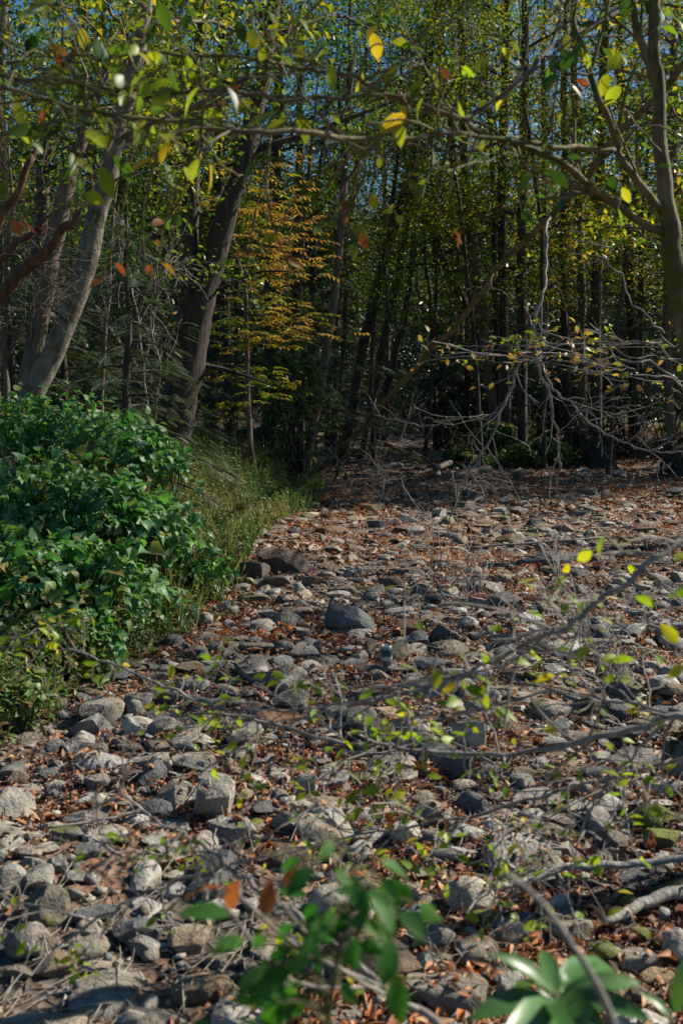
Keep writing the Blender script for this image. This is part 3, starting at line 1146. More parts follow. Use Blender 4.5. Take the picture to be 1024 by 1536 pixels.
TREES = [
    # label, [(px, py, width)], d, bark, palette, options
    ('thick pale grey trunk leaning over the broad leaved bushes', [(42, 612, 41), (90, 510, 39), (128, 400, 37), (155, 290, 34), (178, 190, 30), (200, 100, 26), (222, 0, 23)], 9.5, 'grey_bark', 'yellowgreen', dict(z0=4.2, z1=9, rad=2.4, nl=12, nleaf=26, leaf=.075, stubs=2)),
    ('forked grey trunk between the leaning pale trunk and a split snag', [(62, 470, 34), (84, 350, 32), (112, 240, 26), (150, 140, 15), (180, 70, 12), (190, 0, 11)], 11.5, 'brown_bark', 'yellowgreen', dict(z0=4.6, z1=9.5, rad=2.2, nl=10, nleaf=24, leaf=.075)),
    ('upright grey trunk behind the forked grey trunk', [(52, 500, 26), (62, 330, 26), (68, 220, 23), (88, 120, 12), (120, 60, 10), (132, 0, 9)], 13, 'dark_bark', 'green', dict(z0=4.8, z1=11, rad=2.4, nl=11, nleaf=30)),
    ('straight grey trunk cut off by the edge above the snag', [(-6, 560, 17), (0, 300, 15), (3, 100, 14), (6, 0, 13)], 13.5, 'grey_bark', 'yellowgreen', dict(z0=4.5, z1=12, rad=2.6, nl=12, nleaf=28)),
    ('massive dark furrowed trunk dividing in two beside the golden sapling', [(258, 668, 72), (270, 600, 64), (283, 530, 66), (298, 470, 48), (318, 400, 44), (345, 310, 38), (372, 220, 34), (395, 100, 28), (410, 0, 24)], 15, 'dark_bark', 'green', dict(z0=5.5, z1=14, rad=3.4, nl=14, nleaf=40, roots=5, forks=[[(280, 540, 36), (282, 440, 32), (284, 340, 30), (290, 200, 26), (300, 60, 22), (306, -40, 20)]])),  # bark made dark to stand in for the shade on this trunk
    ('thin dark pole trunk left of the massive furrowed trunk', [(228, 640, 10), (229, 500, 9), (232, 380, 8), (236, 200, 7)], 18, 'dark_bark', 'green', dict(z0=4.5, z1=11, rad=1.9, nl=9)),
    ('pair to the thin dark pole, slimmer and more crooked', [(214, 640, 7), (218, 470, 7), (212, 330, 6), (220, 180, 5)], 19, 'dark_bark', 'green', dict(z0=4.5, z1=10, rad=1.8, nl=8)),
    ('short stout dark trunk seen behind the golden sapling foot', [(404, 668, 21), (402, 560, 18), (406, 400, 17), (416, 200, 15)], 22, 'dark_bark', 'green', dict(z0=4.5, z1=14, rad=2.8, nl=12)),
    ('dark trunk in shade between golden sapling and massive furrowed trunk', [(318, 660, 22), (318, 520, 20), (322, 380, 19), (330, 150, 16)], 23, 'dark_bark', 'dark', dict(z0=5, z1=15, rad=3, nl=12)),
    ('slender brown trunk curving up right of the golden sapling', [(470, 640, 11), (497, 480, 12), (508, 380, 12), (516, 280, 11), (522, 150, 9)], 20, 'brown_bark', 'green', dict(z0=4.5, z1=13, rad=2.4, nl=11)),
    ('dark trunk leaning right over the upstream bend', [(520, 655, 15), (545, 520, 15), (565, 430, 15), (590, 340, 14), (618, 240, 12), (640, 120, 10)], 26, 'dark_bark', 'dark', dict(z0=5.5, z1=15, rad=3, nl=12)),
    ('second leaning dark trunk beside the upstream bend, thinner', [(548, 655, 10), (572, 530, 11), (595, 420, 10), (612, 320, 10), (628, 200, 8)], 27, 'dark_bark', 'yellowgreen', dict(z0=5, z1=14, rad=2.6, nl=11)),
    ('crooked dark trunk rising from the dark bend of the creek', [(560, 660, 11), (590, 540, 12), (615, 430, 11), (625, 300, 10), (650, 150, 9)], 30, 'dark_bark', 'yellowgreen', dict(z0=6, z1=16, rad=3, nl=12)),
    ('dark trunk leaning left across the straight ones', [(770, 640, 14), (735, 540, 14), (705, 470, 14), (668, 400, 12), (640, 330, 10), (612, 250, 8)], 28, 'dark_bark', 'yellowgreen', dict(z0=6, z1=12, rad=2.4, nl=9)),
    ('tall pale brown trunk with sunlit edge above the bare hanging twigs', [(742, 628, 15), (732, 540, 15), (718, 455, 15), (707, 370, 14), (700, 300, 14), (694, 150, 12), (690, 0, 10)], 27, 'brown_bark', 'yellowgreen', dict(z0=5, z1=14, rad=2.8, nl=12)),
    ('straight dark trunk with lit foot standing on the green islet', [(782, 672, 15), (781, 560, 15), (782, 400, 15), (784, 250, 14), (786, 80, 12)], 24, 'dark_bark', 'yellow', dict(z0=5.5, z1=17, rad=3, nl=13)),
    ('dark trunk just left of the islet trunk, no lit foot', [(758, 640, 13), (755, 480, 13), (752, 320, 13), (757, 150, 12), (758, 20, 11)], 25, 'dark_bark', 'yellowgreen', dict(z0=5.5, z1=17, rad=3, nl=13)),
    ('thin dark pole between the tall pale brown trunk and the dark ones', [(745, 600, 8), (741, 400, 8), (737, 250, 7), (728, 100, 6)], 27, 'dark_bark', 'yellow', dict(z0=5, z1=14, rad=2.2, nl=10)),
    ('dark trunk bending slightly left above the yellow leaved twigs', [(850, 600, 12), (846, 480, 12), (842, 380, 11), (846, 250, 11), (848, 100, 10)], 27, 'dark_bark', 'yellowgreen', dict(z0=5.5, z1=16, rad=3, nl=12)),
    ('straight grey brown trunk in the middle of three above yellow twigs', [(874, 600, 13), (871, 480, 13), (868, 340, 12), (864, 200, 11), (860, 60, 10)], 26, 'brown_bark', 'yellow', dict(z0=5.5, z1=17, rad=3, nl=11, nleaf=18)),
    ('thickest dark trunk of the three above yellow twigs', [(893, 610, 17), (892, 480, 17), (895, 380, 16), (899, 260, 15), (905, 100, 13)], 25, 'dark_bark', 'yellow', dict(z0=5.5, z1=17, rad=3.2, nl=11, nleaf=18)),
    ('dim trunk behind the mossy leaning trunk', [(950, 640, 16), (946, 480, 15), (938, 300, 14), (930, 120, 12)], 28, 'dark_bark', 'yellow', dict(z0=5, z1=16, rad=3.4, nl=14)),
    ('slim grey trunk nearly hidden by gold leaves in the corner', [(1004, 640, 14), (1000, 480, 13), (1006, 250, 12), (1012, 60, 11)], 22, 'brown_bark', 'yellow', dict(z0=4.5, z1=13, rad=3.2, nl=12, nleaf=22)),
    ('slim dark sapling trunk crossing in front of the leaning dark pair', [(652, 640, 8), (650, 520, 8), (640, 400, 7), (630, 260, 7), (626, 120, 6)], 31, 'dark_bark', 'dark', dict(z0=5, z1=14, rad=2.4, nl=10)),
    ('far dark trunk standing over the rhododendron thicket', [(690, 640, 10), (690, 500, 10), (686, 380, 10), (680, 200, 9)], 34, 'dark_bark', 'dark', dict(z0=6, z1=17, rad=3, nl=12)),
    ('far straight trunk left of the three above yellow twigs', [(820, 640, 9), (818, 500, 9), (816, 300, 9), (815, 100, 8)], 33, 'dark_bark', 'yellow', dict(z0=6, z1=18, rad=3, nl=13)),
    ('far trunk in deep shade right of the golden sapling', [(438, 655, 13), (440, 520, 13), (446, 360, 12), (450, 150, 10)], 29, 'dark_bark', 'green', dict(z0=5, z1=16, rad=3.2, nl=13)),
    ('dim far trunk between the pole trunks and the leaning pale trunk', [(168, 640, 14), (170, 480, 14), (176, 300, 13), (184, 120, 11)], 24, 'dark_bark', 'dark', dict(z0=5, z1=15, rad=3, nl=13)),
    ('dim far trunk with crooked top behind the hemlock thicket', [(120, 640, 14), (124, 480, 13), (134, 300, 12), (150, 120, 10)], 26, 'dark_bark', 'green', dict(z0=5, z1=15, rad=3, nl=13)),
    ('dim pole trunk right of the massive furrowed trunk', [(352, 650, 8), (354, 480, 8), (360, 300, 7), (372, 100, 6)], 27, 'dark_bark', 'green', dict(z0=5, z1=15, rad=2.6, nl=12)),
    ('far leaning pole over the shaded upstream rocks', [(490, 645, 8), (500, 520, 8), (518, 380, 8), (540, 200, 7)], 33, 'dark_bark', 'green', dict(z0=6, z1=17, rad=3, nl=12)),
    ('far twin of the leaning pole, straighter, over upstream rocks', [(578, 640, 9), (580, 500, 9), (578, 350, 8), (570, 150, 7)], 36, 'dark_bark', 'dark', dict(z0=6, z1=18, rad=3.2, nl=12)),
]
UND = [(560, 24, 'yellowgreen', 'thin trunked leafy tree at the near side of the upstream bend'), (640, 26, 'yellowgreen', 'bright leafed thin tree right of the upstream bend'),
       (720, 23, 'yellowgreen', 'thin leafy tree left of the islet trunk'), (815, 22, 'yellowgreen', 'leafy thin tree between the islet trunk and the three dark trunks'), (915, 21, 'yellow', 'yellowing thin tree over the dark root mass'),
       (215, 17.5, 'green', 'leafy thin tree over the tall tangle of bare twigs'), (90, 15, 'green', 'leafy thin tree between the grey trunks behind the snags'), (505, 24, 'green', 'leafy thin tree over the sunlit rhododendron')]
for k, (px, dd, pal, lab) in enumerate(UND):
    TREES.append((lab, [(px, 650, 7), (px + 14 * math.sin(k * 2.1), 480, 6.5), (px + 32 * math.sin(k * 1.7 + 1), 320, 5.5), (px + 62 * math.sin(k * 1.7 + .7), 150, 4.5)], dd, 'dark_bark', pal, dict(z0=3.0 + (k % 3) * .7, z1=8.5 + dd * .12, rad=2.1 + dd * .02, nl=18, nleaf=24, leaf=.078, stubs=8)))
for i, (lab, ctrl, dd, bark, pal, kw) in enumerate(TREES):
    make_tree(lab, ctrl, dd, bark, pal, seed=i * 3 + 1, **kw)

# hemlocks that fill the shade between the trunks
HEM = [(205, 11.5, 30, 'feathery hemlock sapling beside the leaning pale trunk'), (95, 12.5, 24, 'grey green hemlock behind the leaning pale trunk'), (20, 11.8, 25, 'hemlock growing round the split snags'), (165, 15, 30, 'taller hemlock behind the feathery sapling'),
       (470, 22, 30, 'drooping hemlock right of the golden sapling'), (345, 20, 26, 'dark hemlock behind the massive furrowed trunk'), (700, 30, 36, 'hemlock left of the islet trunks'),
       (835, 31, 34, 'hemlock behind the three dark trunks'), (960, 29, 34, 'hemlock behind the mossy leaning trunk'), (500, 31, 30, 'hemlock at the left side of the dark upstream bend'), (250, 24, 30, 'deep shade hemlock behind the thin dark poles')]
for i, (px, dd, nl, lab) in enumerate(HEM):
    g = np.random.default_rng(500 + i)
    b = P(px, 600, dd)
    b[2] = height(b[0], b[1])[0] - .05
    ht = (6.5 if dd < 18 else 10) * g.uniform(.8, 1.2)
    if i in (0, 1, 2):
        ht = 3.2
    root = thing('hemlock', b, lab, 'tree', 'hemlocks in the shade')
    tp = smooth_path([(b[0], b[1], b[2]), (b[0] + g.normal() * .1, b[1], b[2] + ht * .5), (b[0] + g.normal() * .2, b[1], b[2] + ht)], 6, .02, i)
    tr = np.linspace(.05 + ht * .007, .012, len(tp))
    tb, cb = MB(), MB()
    tb.tube(tp, tr, 7)
    nL = nl + int(ht * 3)
    for k in range(nL):
        s = (k + .5) / nL
        s = .08 + .9 * s
        p0, r0 = interp_path(tp, tr, s)
        a = k * 2.4
        L = (1.0 + ht * .17) * (1.05 - s) * g.uniform(.6, 1.2)
        p, r = limb(p0, (math.cos(a), math.sin(a), .12), L, max(.006, r0 * .35), g, .07, 6, .08)
        tb.tube(p, r, 4, cap=False)
        dv = p[-1] - p[0]
        dv /= np.linalg.norm(dv) + 1e-6
        sidev = np.array([-dv[1], dv[0], 0])
        m_ = int(16 + L * 26)
        t = g.uniform(.15, 1, m_)
        q, _ = interp_path(p, r, t)
        q = q + g.normal(size=(m_, 3)) * np.array([.05, .05, .05])
        sg = g.choice([-1, 1], m_)[:, None]
        X = dv * .75 + sidev * sg * g.uniform(.3, 1.0, m_)[:, None] + np.array([0, 0, -.25])
        cb.leaves(T_NEEDLE, q, X, flat_normals(m_, g, .35), g.uniform(.12, .26, m_) * (1 if dd < 18 else 1.6))
    tb.build('trunk', 'dark_bark', root, org=b)
    cb.build('crown', 'hemlock', root, org=b)

# trees added off to the side, mostly unseen, to throw broken shade on the creek
SHADE_TREES = [((10.5, 30, 0), 'added shade tree at the head of the leaf filled side channel'), ((14.5, 35, 0), 'farther added shade tree behind the side channel'), ((15.5, 25, 0), 'added shade tree set back from the side channel'), ((12.6, 31, 0), 'broad crowned added shade tree past the end of the side channel'), ((11.2, 27.2, 0), 'added shade tree on the side channel bank'), ((13.4, 28.6, 0), 'added shade tree between the side channel and the wood'), ((10.9, 23.6, 0), 'leaning added shade tree short of the side channel'), ((13.6, 24.6, 0), 'dense added shade tree short of the side channel'), ((10.1, 20.4, 0), 'full crowned added shade tree leaning over the middle of the creek'), ((12.6, 21.4, 0), 'full crowned added shade tree one row back from the bank'), ((12.5, 12.5, 0), 'thin crowned tree added for dappled shade out past the mossy tree'), ((9.6, 6.6, 0), 'sparse tree added for dappled shade on the right bank beside the rocks')]
for i, (p, lab) in enumerate(SHADE_TREES):
    d_ = p[1]
    px0 = 512 + p[0] / d_ * F
    make_tree(lab, [(px0, 640, 18 * 15 / d_), (px0 + 3, 300, 16 * 15 / d_), (px0 - 4, 0, 13 * 15 / d_)], d_, 'brown_bark', 'yellowgreen', seed=200 + i, z0=(4.5 if i not in (8, 9) else 3.6), z1=(13 + i % 3 if i not in (8, 9) else 9.2), rad=3.4, nl=13, nleaf=(44 if i < 10 and i not in (4,) else 22), leaf=.11)

# the wood beyond: one mass
far = MB()
g = np.random.default_rng(77)
for k in range(85):
    y = g.uniform(40, 95)
    x = g.uniform(-.42, .46) * y
    if abs(x - (1.5 + (y - 40) * .02)) < 1.6 and y < 60:
        continue
    z = height(x, y)[0]
    ht = g.uniform(12, 22)
    p = smooth_path([(x, y, z - .2), (x + g.normal() * 1.3, y, z + ht * .5), (x + g.normal() * 2.6, y, z + ht)], 4)
    far.tube(p, np.linspace(g.uniform(.06, .16), .03, len(p)), 6, 0, cap=False)
    c = np.array([x, y, z])[None] + np.stack([g.normal(size=44) * 1.9, g.normal(size=44) * 1.9, (.34 + .66 * g.uniform(0, 1, 44) ** 1.5) * ht], 1)
    pal = 2 if (x / y > .05 and g.random() < .45) else (1 if g.random() < .75 else 3)
    cluster_leaves(far, T_DIA, c, 27, .66, .27, g, .5, .6, pal)
for k in range(420):                       # the far hillside
    y = g.uniform(85, 135)
    x = g.uniform(-.46, .5) * y
    z = height(x, y)[0]
    c = np.array([x, y, z])[None] + np.stack([g.normal(size=16) * 2.2, g.normal(size=16) * 2.2, g.uniform(.3, 13, 16)], 1)
    cluster_leaves(far, T_DIA, c, 14, 1.0, .62, g, .7, .7, 3 if g.random() < .8 else 1)
for k in range(1500):                       # understorey of the far wood
    y = g.uniform(36, 80)
    x = g.uniform(-.42, .46) * y
    if abs(x - 1.8) < 2.0 and y < 60:
        continue
    z = height(x, y)[0]
    c = np.array([x, y, z])[None] + np.stack([g.normal(size=9) * 1.0, g.normal(size=9) * 1.0, g.uniform(.2, 5.0 if k % 2 else 9.5, 9)], 1)
    cluster_leaves(far, T_DIA, c, 26, .5, .22, g, .6, .6, 4 if g.random() < .6 else 3)
fo = far.build('forest', ['dark_bark', 'green', 'yellowgreen', 'hemlock', 'dark'])
fo['kind'] = 'stuff'
fo['label'] = 'far wood closing the view behind the creek'


# ------------------------------------------------------------------ helpers for branches drawn through space
def wire(pts, n=6, jit=.0, seed=0):
    """(px, py, depth, width in px) -> smoothed points and radii in metres"""
    q = np.array([[*P(a, b, d), w_ * .5 / F * d] for a, b, d, w_ in pts])
    s = smooth_path(q, n, jit, seed)
    return s[:, :3], s[:, 3]


def twiglets(mbx, pts, rad, g, n, L, sides=4, up=.2, sub=2, tips=None, flat=1.0):
    fl = np.array([1, 1, flat])

    for k in range(n):
        s = g.uniform(.12, .98)
        p0, r0 = interp_path(pts, rad, s)
        i = min(len(pts) - 2, int(s * (len(pts) - 1)))
        t = pts[i + 1] - pts[i]
        t /= np.linalg.norm(t) + 1e-9
        dv = (t * .8 + g.normal(size=3) * .6) * fl + np.array([0, 0, up])
        p, r = limb(p0, dv, L * g.uniform(.4, 1.2), min(r0 * .55, .006), g, .01, 6, .16 if flat == 1 else .12)
        p = p0 + (p - p0) * fl
        r = np.maximum(r, .0011)
        mbx.tube(p, r, sides, cap=False)
        if tips is not None:
            tips += [p[-1], p[-3]]
        for m_ in range(sub):
            j = int(g.integers(2, 6))
            q, r2 = limb(p[j], (p[j] - p[j - 1]) / (np.linalg.norm(p[j] - p[j - 1]) + 1e-9) + g.normal(size=3) * .6 * fl, L * .4 * g.uniform(.4, 1.2), r[j] * .7, g, .01, 5, .25 if flat == 1 else .12)
            q = p[j] + (q - p[j]) * fl
            mbx.tube(q, np.maximum(r2, .0009), 3, cap=False)
            if tips is not None:
                tips += [q[-1]]


def hang_leaves(tw, lv, spots, pts, rad, g, tm=T_OVAL, size=.055, mi=0, droop=.5):
    """leaf tufts at (px, py, depth, count) joined to the nearest point of the branch by a thin twig"""
    for a, b, d, n in spots:
        c = P(a, b, d)
        mi_ = mi if mi < 2 else (2 if g.random() < .6 else 0)
        i = int(np.argmin(((pts - c) ** 2).sum(1)))
        q = smooth_path([pts[i], (pts[i] + c) / 2 + g.normal(size=3) * .02, c], 4)
        tw.tube(q, np.linspace(min(rad[i] * .6, .005), .002, len(q)), 4, cap=False)
        pos = c + g.normal(size=(n, 3)) * size * .55
        for x in pos:
            tw.tube(np.array([c, x]), np.array([.0017, .0012]), 3, cap=False)
        lv.leaves(tm, pos, rand_dirs(n, g, -droop), flat_normals(n, g, .7), g.uniform(.55, 1.2, n) * size, mi_)


# ------------------------------------------------------------------ the mossy tree close by on the right, its boughs across the view
g = np.random.default_rng(900)
tp, tr = wire([(1150, 1300, 3.3, 64), (1105, 1000, 3.35, 56), (1068, 700, 3.4, 50), (1040, 540, 3.4, 46), (1018, 440, 3.4, 42), (1003, 340, 3.4, 34), (993, 250, 3.4, 27), (984, 130, 3.4, 22), (979, 0, 3.4, 19), (975, -200, 3.4, 14), (960, -420, 3.4, 7)], 6, .004)
tp[0, 2] = height(tp[0, 0], tp[0, 1])[0] - .1
mt = thing('mossy_tree', tp[0], 'mossy bent tree close to the camera with boughs reaching across the view', 'tree')
tr = tr * .8
b0 = tp[0]
tb = MB()
tb.tube(tp, tr, 16, rough=.05)
tb.build('trunk', 'moss_bark', mt, org=b0)
BOUGHS = [
    ('moss_bark', [(992, 350, 3.4, 15), (965, 335, 3.35, 14), (927, 310, 3.3, 14), (872, 270, 3.2, 13), (812, 230, 3.1, 12), (727, 200, 3.0, 11), (687, 176, 2.9, 10), (607, 150, 2.9, 9), (542, 120, 2.8, 8), (512, 110, 2.8, 8), (450, 100, 2.8, 7), (390, 90, 2.7, 6), (250, 77, 2.7, 6), (160, 86, 2.6, 5), (90, 84, 2.6, 4), (-20, 76, 2.6, 3)]),
    ('moss_bark', [(690, 178, 2.9, 9), (640, 160, 2.85, 8), (590, 144, 2.8, 8), (512, 145, 2.75, 8), (430, 150, 2.7, 8), (370, 138, 2.65, 8), (320, 131, 2.6, 8), (260, 140, 2.6, 8), (130, 129, 2.55, 7), (60, 120, 2.5, 7), (-20, 113, 2.5, 6)]),
    ('moss_bark', [(995, 322, 3.4, 16), (972, 295, 3.35, 15), (937, 245, 3.3, 14), (922, 210, 3.3, 13), (892, 130, 3.2, 12), (862, 40, 3.2, 11), (856, -30, 3.1, 10), (850, -160, 3.1, 6)]),
    ('moss_bark', [(922, 224, 3.3, 9), (870, 222, 3.2, 9), (830, 219, 3.1, 9), (740, 208, 2.9, 9), (660, 200, 2.8, 9), (600, 208, 2.7, 9), (512, 208, 2.6, 10), (440, 200, 2.5, 10), (350, 195, 2.45, 9), (250, 180, 2.4, 9), (130, 165, 2.35, 8), (60, 144, 2.3, 8), (-20, 126, 2.3, 7)]),
    ('brown_bark', [(690, 179, 2.9, 8), (712, 170, 3.0, 9), (752, 142, 3.1, 9), (792, 110, 3.2, 9), (822, 75, 3.3, 9), (862, 52, 3.4, 9), (912, 25, 3.5, 9), (939, -5, 3.6, 9), (980, -70, 3.7, 7)]),
    ('moss_bark', [(985, 150, 3.4, 15), (975, 100, 3.4, 14), (962, 65, 3.4, 13), (943, 0, 3.35, 12), (925, -120, 3.3, 8)]),
]
LEAFSPOTS = {
    0: [(600, 85, 2.7, 1), (640, 95, 2.7, 1), (655, 108, 2.75, 2), (700, 112, 2.8, 2), (590, 70, 2.7, 1), (800, 262, 3.0, 3), (785, 255, 3.0, 2), (898, 290, 3.2, 2), (910, 262, 3.2, 2), (640, 130, 2.8, 2), (380, 20, 2.6, 3), (405, 45, 2.6, 3), (418, 70, 2.6, 2), (330, 40, 2.6, 2), (200, 62, 2.2, 4), (220, 50, 2.2, 4), (250, 95, 2.2, 3), (180, 85, 2.2, 4), (75, 30, 2.5, 3), (80, 20, 2.5, 3), (770, 260, 3, 3), (930, 300, 3.2, 2), (480, 60, 2.7, 3), (540, 60, 2.8, 3)],
    1: [(85, 70, 2.5, 4), (75, 60, 2.5, 3), (205, 105, 2.3, 5), (240, 120, 2.3, 4), (330, 160, 2.5, 3), (350, 165, 2.5, 3), (375, 165, 2.5, 3), (265, 105, 2.4, 3), (130, 150, 2.5, 3), (40, 150, 2.4, 3), (455, 170, 2.6, 3), (585, 180, 2.7, 3)],
    2: [(905, 110, 3.1, 4), (880, 95, 3.1, 4), (845, 110, 3.1, 3), (870, 70, 3.1, 3), (840, 20, 3.1, 4)],
    3: [(110, 195, 2.3, 4), (95, 215, 2.3, 5), (65, 190, 2.3, 3), (120, 230, 2.3, 4), (150, 250, 2.35, 4), (205, 190, 2.3, 3), (265, 215, 2.35, 3), (275, 205, 2.4, 3), (520, 335, 2.8, 3), (590, 180, 2.7, 2), (180, 195, 2.3, 3), (255, 300, 2.9, 3), (600, 290, 2.9, 2), (300, 225, 2.4, 3), (570, 300, 2.9, 3), (10, 300, 2.4, 2)],
    4: [(720, 120, 3.1, 3), (760, 90, 3.2, 3), (830, 110, 3.3, 3)],
    5: [(900, 20, 3.3, 4), (1000, 30, 3.4, 4)],
}
RUST = [(515, 328, 2.8, 2), (527, 352, 2.8, 2), (682, 329, 2.9, 2), (660, 331, 2.9, 1), (240, 384, 2.9, 2), (218, 402, 2.9, 2), (238, 352, 2.9, 1), (410, 352, 3.1, 4), (430, 358, 3.1, 3), (330, 165, 2.5, 2), (350, 160, 2.5, 2), (75, 65, 2.5, 2), (850, 115, 3.2, 3), (820, 125, 3.2, 2), (85, 165, 2.4, 2), (125, 172, 2.4, 1), (675, 108, 2.8, 1), (5, 315, 2.4, 2), (160, 405, 2.9, 2)]
for i, (bk, pts) in enumerate(BOUGHS):
    p, r = wire(pts, 5, .004, i)
    r = r * .8
    tb, lv = MB(), MB()
    tb.tube(p, r, 10, rough=.06, seed=i)
    tips = []
    twiglets(tb, p, r, g, 16 if i in (0, 1, 3) else 8, .45, 5, .1, 2, tips)
    hang_leaves(tb, lv, LEAFSPOTS.get(i, []), p, r, g, T_OVAL, .068, 2, 1.1)
    if i == 3:
        hang_leaves(tb, lv, RUST, p, r, g, T_OVAL, .05, 1, .9)
    tp_ = np.array(tips)
    tp_ = tp_[g.random(len(tp_)) < .55]
    cluster_leaves(lv, T_OVAL, tp_, 1, .02, .042, g, 1, .7, 2)
    bo = tb.build('branch', bk, mt, org=b0)
    fo_ = lv.build('foliage', ['lime', 'rust', 'green'], bo, org=b0)

# ------------------------------------------------------------------ yellow leaved trees closing the corner
make_tree('small tree with bright yellow leaves filling the corner behind the mossy tree', [(1090, 640, 22), (1085, 300, 18), (1070, 0, 13)], 11, 'brown_bark', 'yellowgreen', seed=301, z0=3.6, z1=7.5, rad=2.3, nl=12, nleaf=22, leaf=.08, side=(-1, 0))
make_tree('slim understorey tree with green leaves right of the golden sapling', [(450, 655, 8), (446, 520, 7), (455, 360, 6), (470, 200, 5)], 21, 'brown_bark', 'green', seed=303, z0=4.2, z1=9.5, rad=2.5, nl=16, nleaf=26, leaf=.075)
make_tree('slim understorey tree with yellow green leaves behind the leaning pale trunk', [(150, 660, 8), (160, 480, 7), (172, 300, 6), (190, 100, 5)], 12.5, 'brown_bark', 'yellowgreen', seed=304, z0=3.6, z1=8, rad=2.1, nl=14, nleaf=24, leaf=.07)

# ------------------------------------------------------------------ golden sapling on the bank
g = np.random.default_rng(910)
b = P(380, 700, 16.5)
b[2] = height(b[0], b[1])[0]
sp_, sr_ = wire([(380, 702, 16.5, 10), (374, 640, 16.5, 8.5), (370, 540, 16.5, 7.5), (368, 440, 16.5, 6.5), (352, 370, 16.5, 5), (344, 320, 16.5, 4), (334, 262, 16.5, 2.5), (330, 225, 16.5, 1.6)], 6, .006)
sp_[0] = b - np.array([0, 0, .05])
gs = thing('golden_sapling', b, 'slender sapling with layered golden orange leaves on the weedy bank', 'tree')
tb, lv = MB(), MB()
tb.tube(sp_, sr_, 8)
tb.tube(*wire([(368, 440, 16.5, 5), (374, 380, 16.4, 4), (384, 320, 16.3, 3), (395, 262, 16.2, 1.5)], 5, .01), 6)
SPR = [(300, 300, 0), (440, 300, 0), (360, 285, 0), (400, 275, 0), (455, 330, 0), (465, 385, 0), (430, 340, 0), (410, 400, 0), (460, 410, 0), (340, 330, 0), (380, 345, 0), (320, 385, 0), (395, 370, 0), (300, 465, 2), (290, 490, 2), (330, 480, 2), (350, 478, 2), (430, 460, 0), (410, 480, 0), (450, 470, 0), (475, 495, 0), (485, 498, 0), (400, 510, 0), (440, 500, 0), (370, 500, 0), (355, 515, 2), (395, 450, 2), (420, 445, 0), (400, 560, 2), (385, 590, 2), (360, 560, 2), (420, 575, 2), (340, 610, 2), (290, 545, 2), (265, 560, 2), (300, 620, 2), (310, 240, 0), (350, 250, 0), (420, 250, 0), (380, 420, 0), (345, 450, 2), (410, 320, 0), (330, 300, 0), (375, 310, 0), (445, 365, 0), (425, 395, 0)]
for a, c, pal in SPR:
    d = 16.5 + g.uniform(-.9, .9)
    e = P(a, c, d)
    i = int(np.argmin(np.abs(sp_[:, 2] - (e[2] - .12 * abs(a - 370) / 60))))
    q = smooth_path([sp_[i], (sp_[i] + e) / 2 + np.array([0, 0, .08]), e], 5)
    tb.tube(q, np.linspace(.006, .002, len(q)), 4, cap=False)
    dv = e - sp_[i]
    dv /= np.linalg.norm(dv)
    for k in range(11):
        t = g.uniform(.35, 1.15)
        o_ = sp_[i] * (1 - t) + e * t + g.normal(size=3) * np.array([.22, .18, .07])
        ax = dv + g.normal(size=3) * np.array([.7, .7, .15])
        ax /= np.linalg.norm(ax)
        sd = np.cross(ax, (0, 0, 1))
        m_ = 7
        tt = np.linspace(.1, 1, m_)
        pos = o_ + ax * (tt * .25)[:, None] + np.array([0, 0, -.05]) * (tt ** 2)[:, None]
        sg = np.where(np.arange(m_) % 2, 1, -1)[:, None]
        lv.leaves(T_LANCE, pos, ax * .55 + sd * sg * .9 + np.array([0, 0, -.22]), flat_normals(m_, g, .3), g.uniform(.08, .13, m_), 0 if pal == 0 and g.random() < .9 else 1)
tb.build('trunk', 'brown_bark', gs, org=b)
lv.build('crown', ['orange', 'yellow'], gs, org=b)

# ------------------------------------------------------------------ split snags
SN = [('upper reddish splintered snag beside the edge', [(-60, 470, 8, 20), (-20, 372, 8, 19), (20, 300, 8, 17), (50, 234, 8, 12)], 0),
      ('lower reddish splintered snag pointing at the leaning pale trunk', [(-30, 470, 8.6, 26), (30, 415, 8.6, 24), (62, 384, 8.6, 22), (95, 345, 8.6, 17), (120, 318, 8.6, 9)], 1),
      ('short broken piece of reddish wood between the two snags', [(-25, 420, 8.9, 13), (20, 372, 8.9, 12), (64, 335, 8.9, 10)], 2)]
for lab, pts, sd in SN:
    g = np.random.default_rng(930 + sd)
    p, r = wire(pts, 6, .01, sd)
    r = r * .72
    gb = np.array([p[0][0] - .5, p[0][1], 0])
    gb[2] = height(gb[0], gb[1])[0] - .05
    p = np.vstack([gb, (gb + p[0]) / 2, p])
    r = np.r_[r[0] * 1.2, r[0] * 1.1, r]
    root = thing('broken_snag', gb, lab, 'dead tree', 'split snags under the leaning trunk')
    tb = MB()
    tb.tube(p, r, 9, rough=.22, seed=sd)
    t = p[-1] - p[-3]
    t /= np.linalg.norm(t)
    for k in range(5):
        o_ = p[-1] + g.normal(size=3) * r[-1] * .5
        tb.tube(np.array([o_ - t * .08, o_ + t * g.uniform(.04, .16)]), np.array([r[-1] * .45, .002]), 4)
    tb.build('trunk', 'split_wood', root, org=gb)

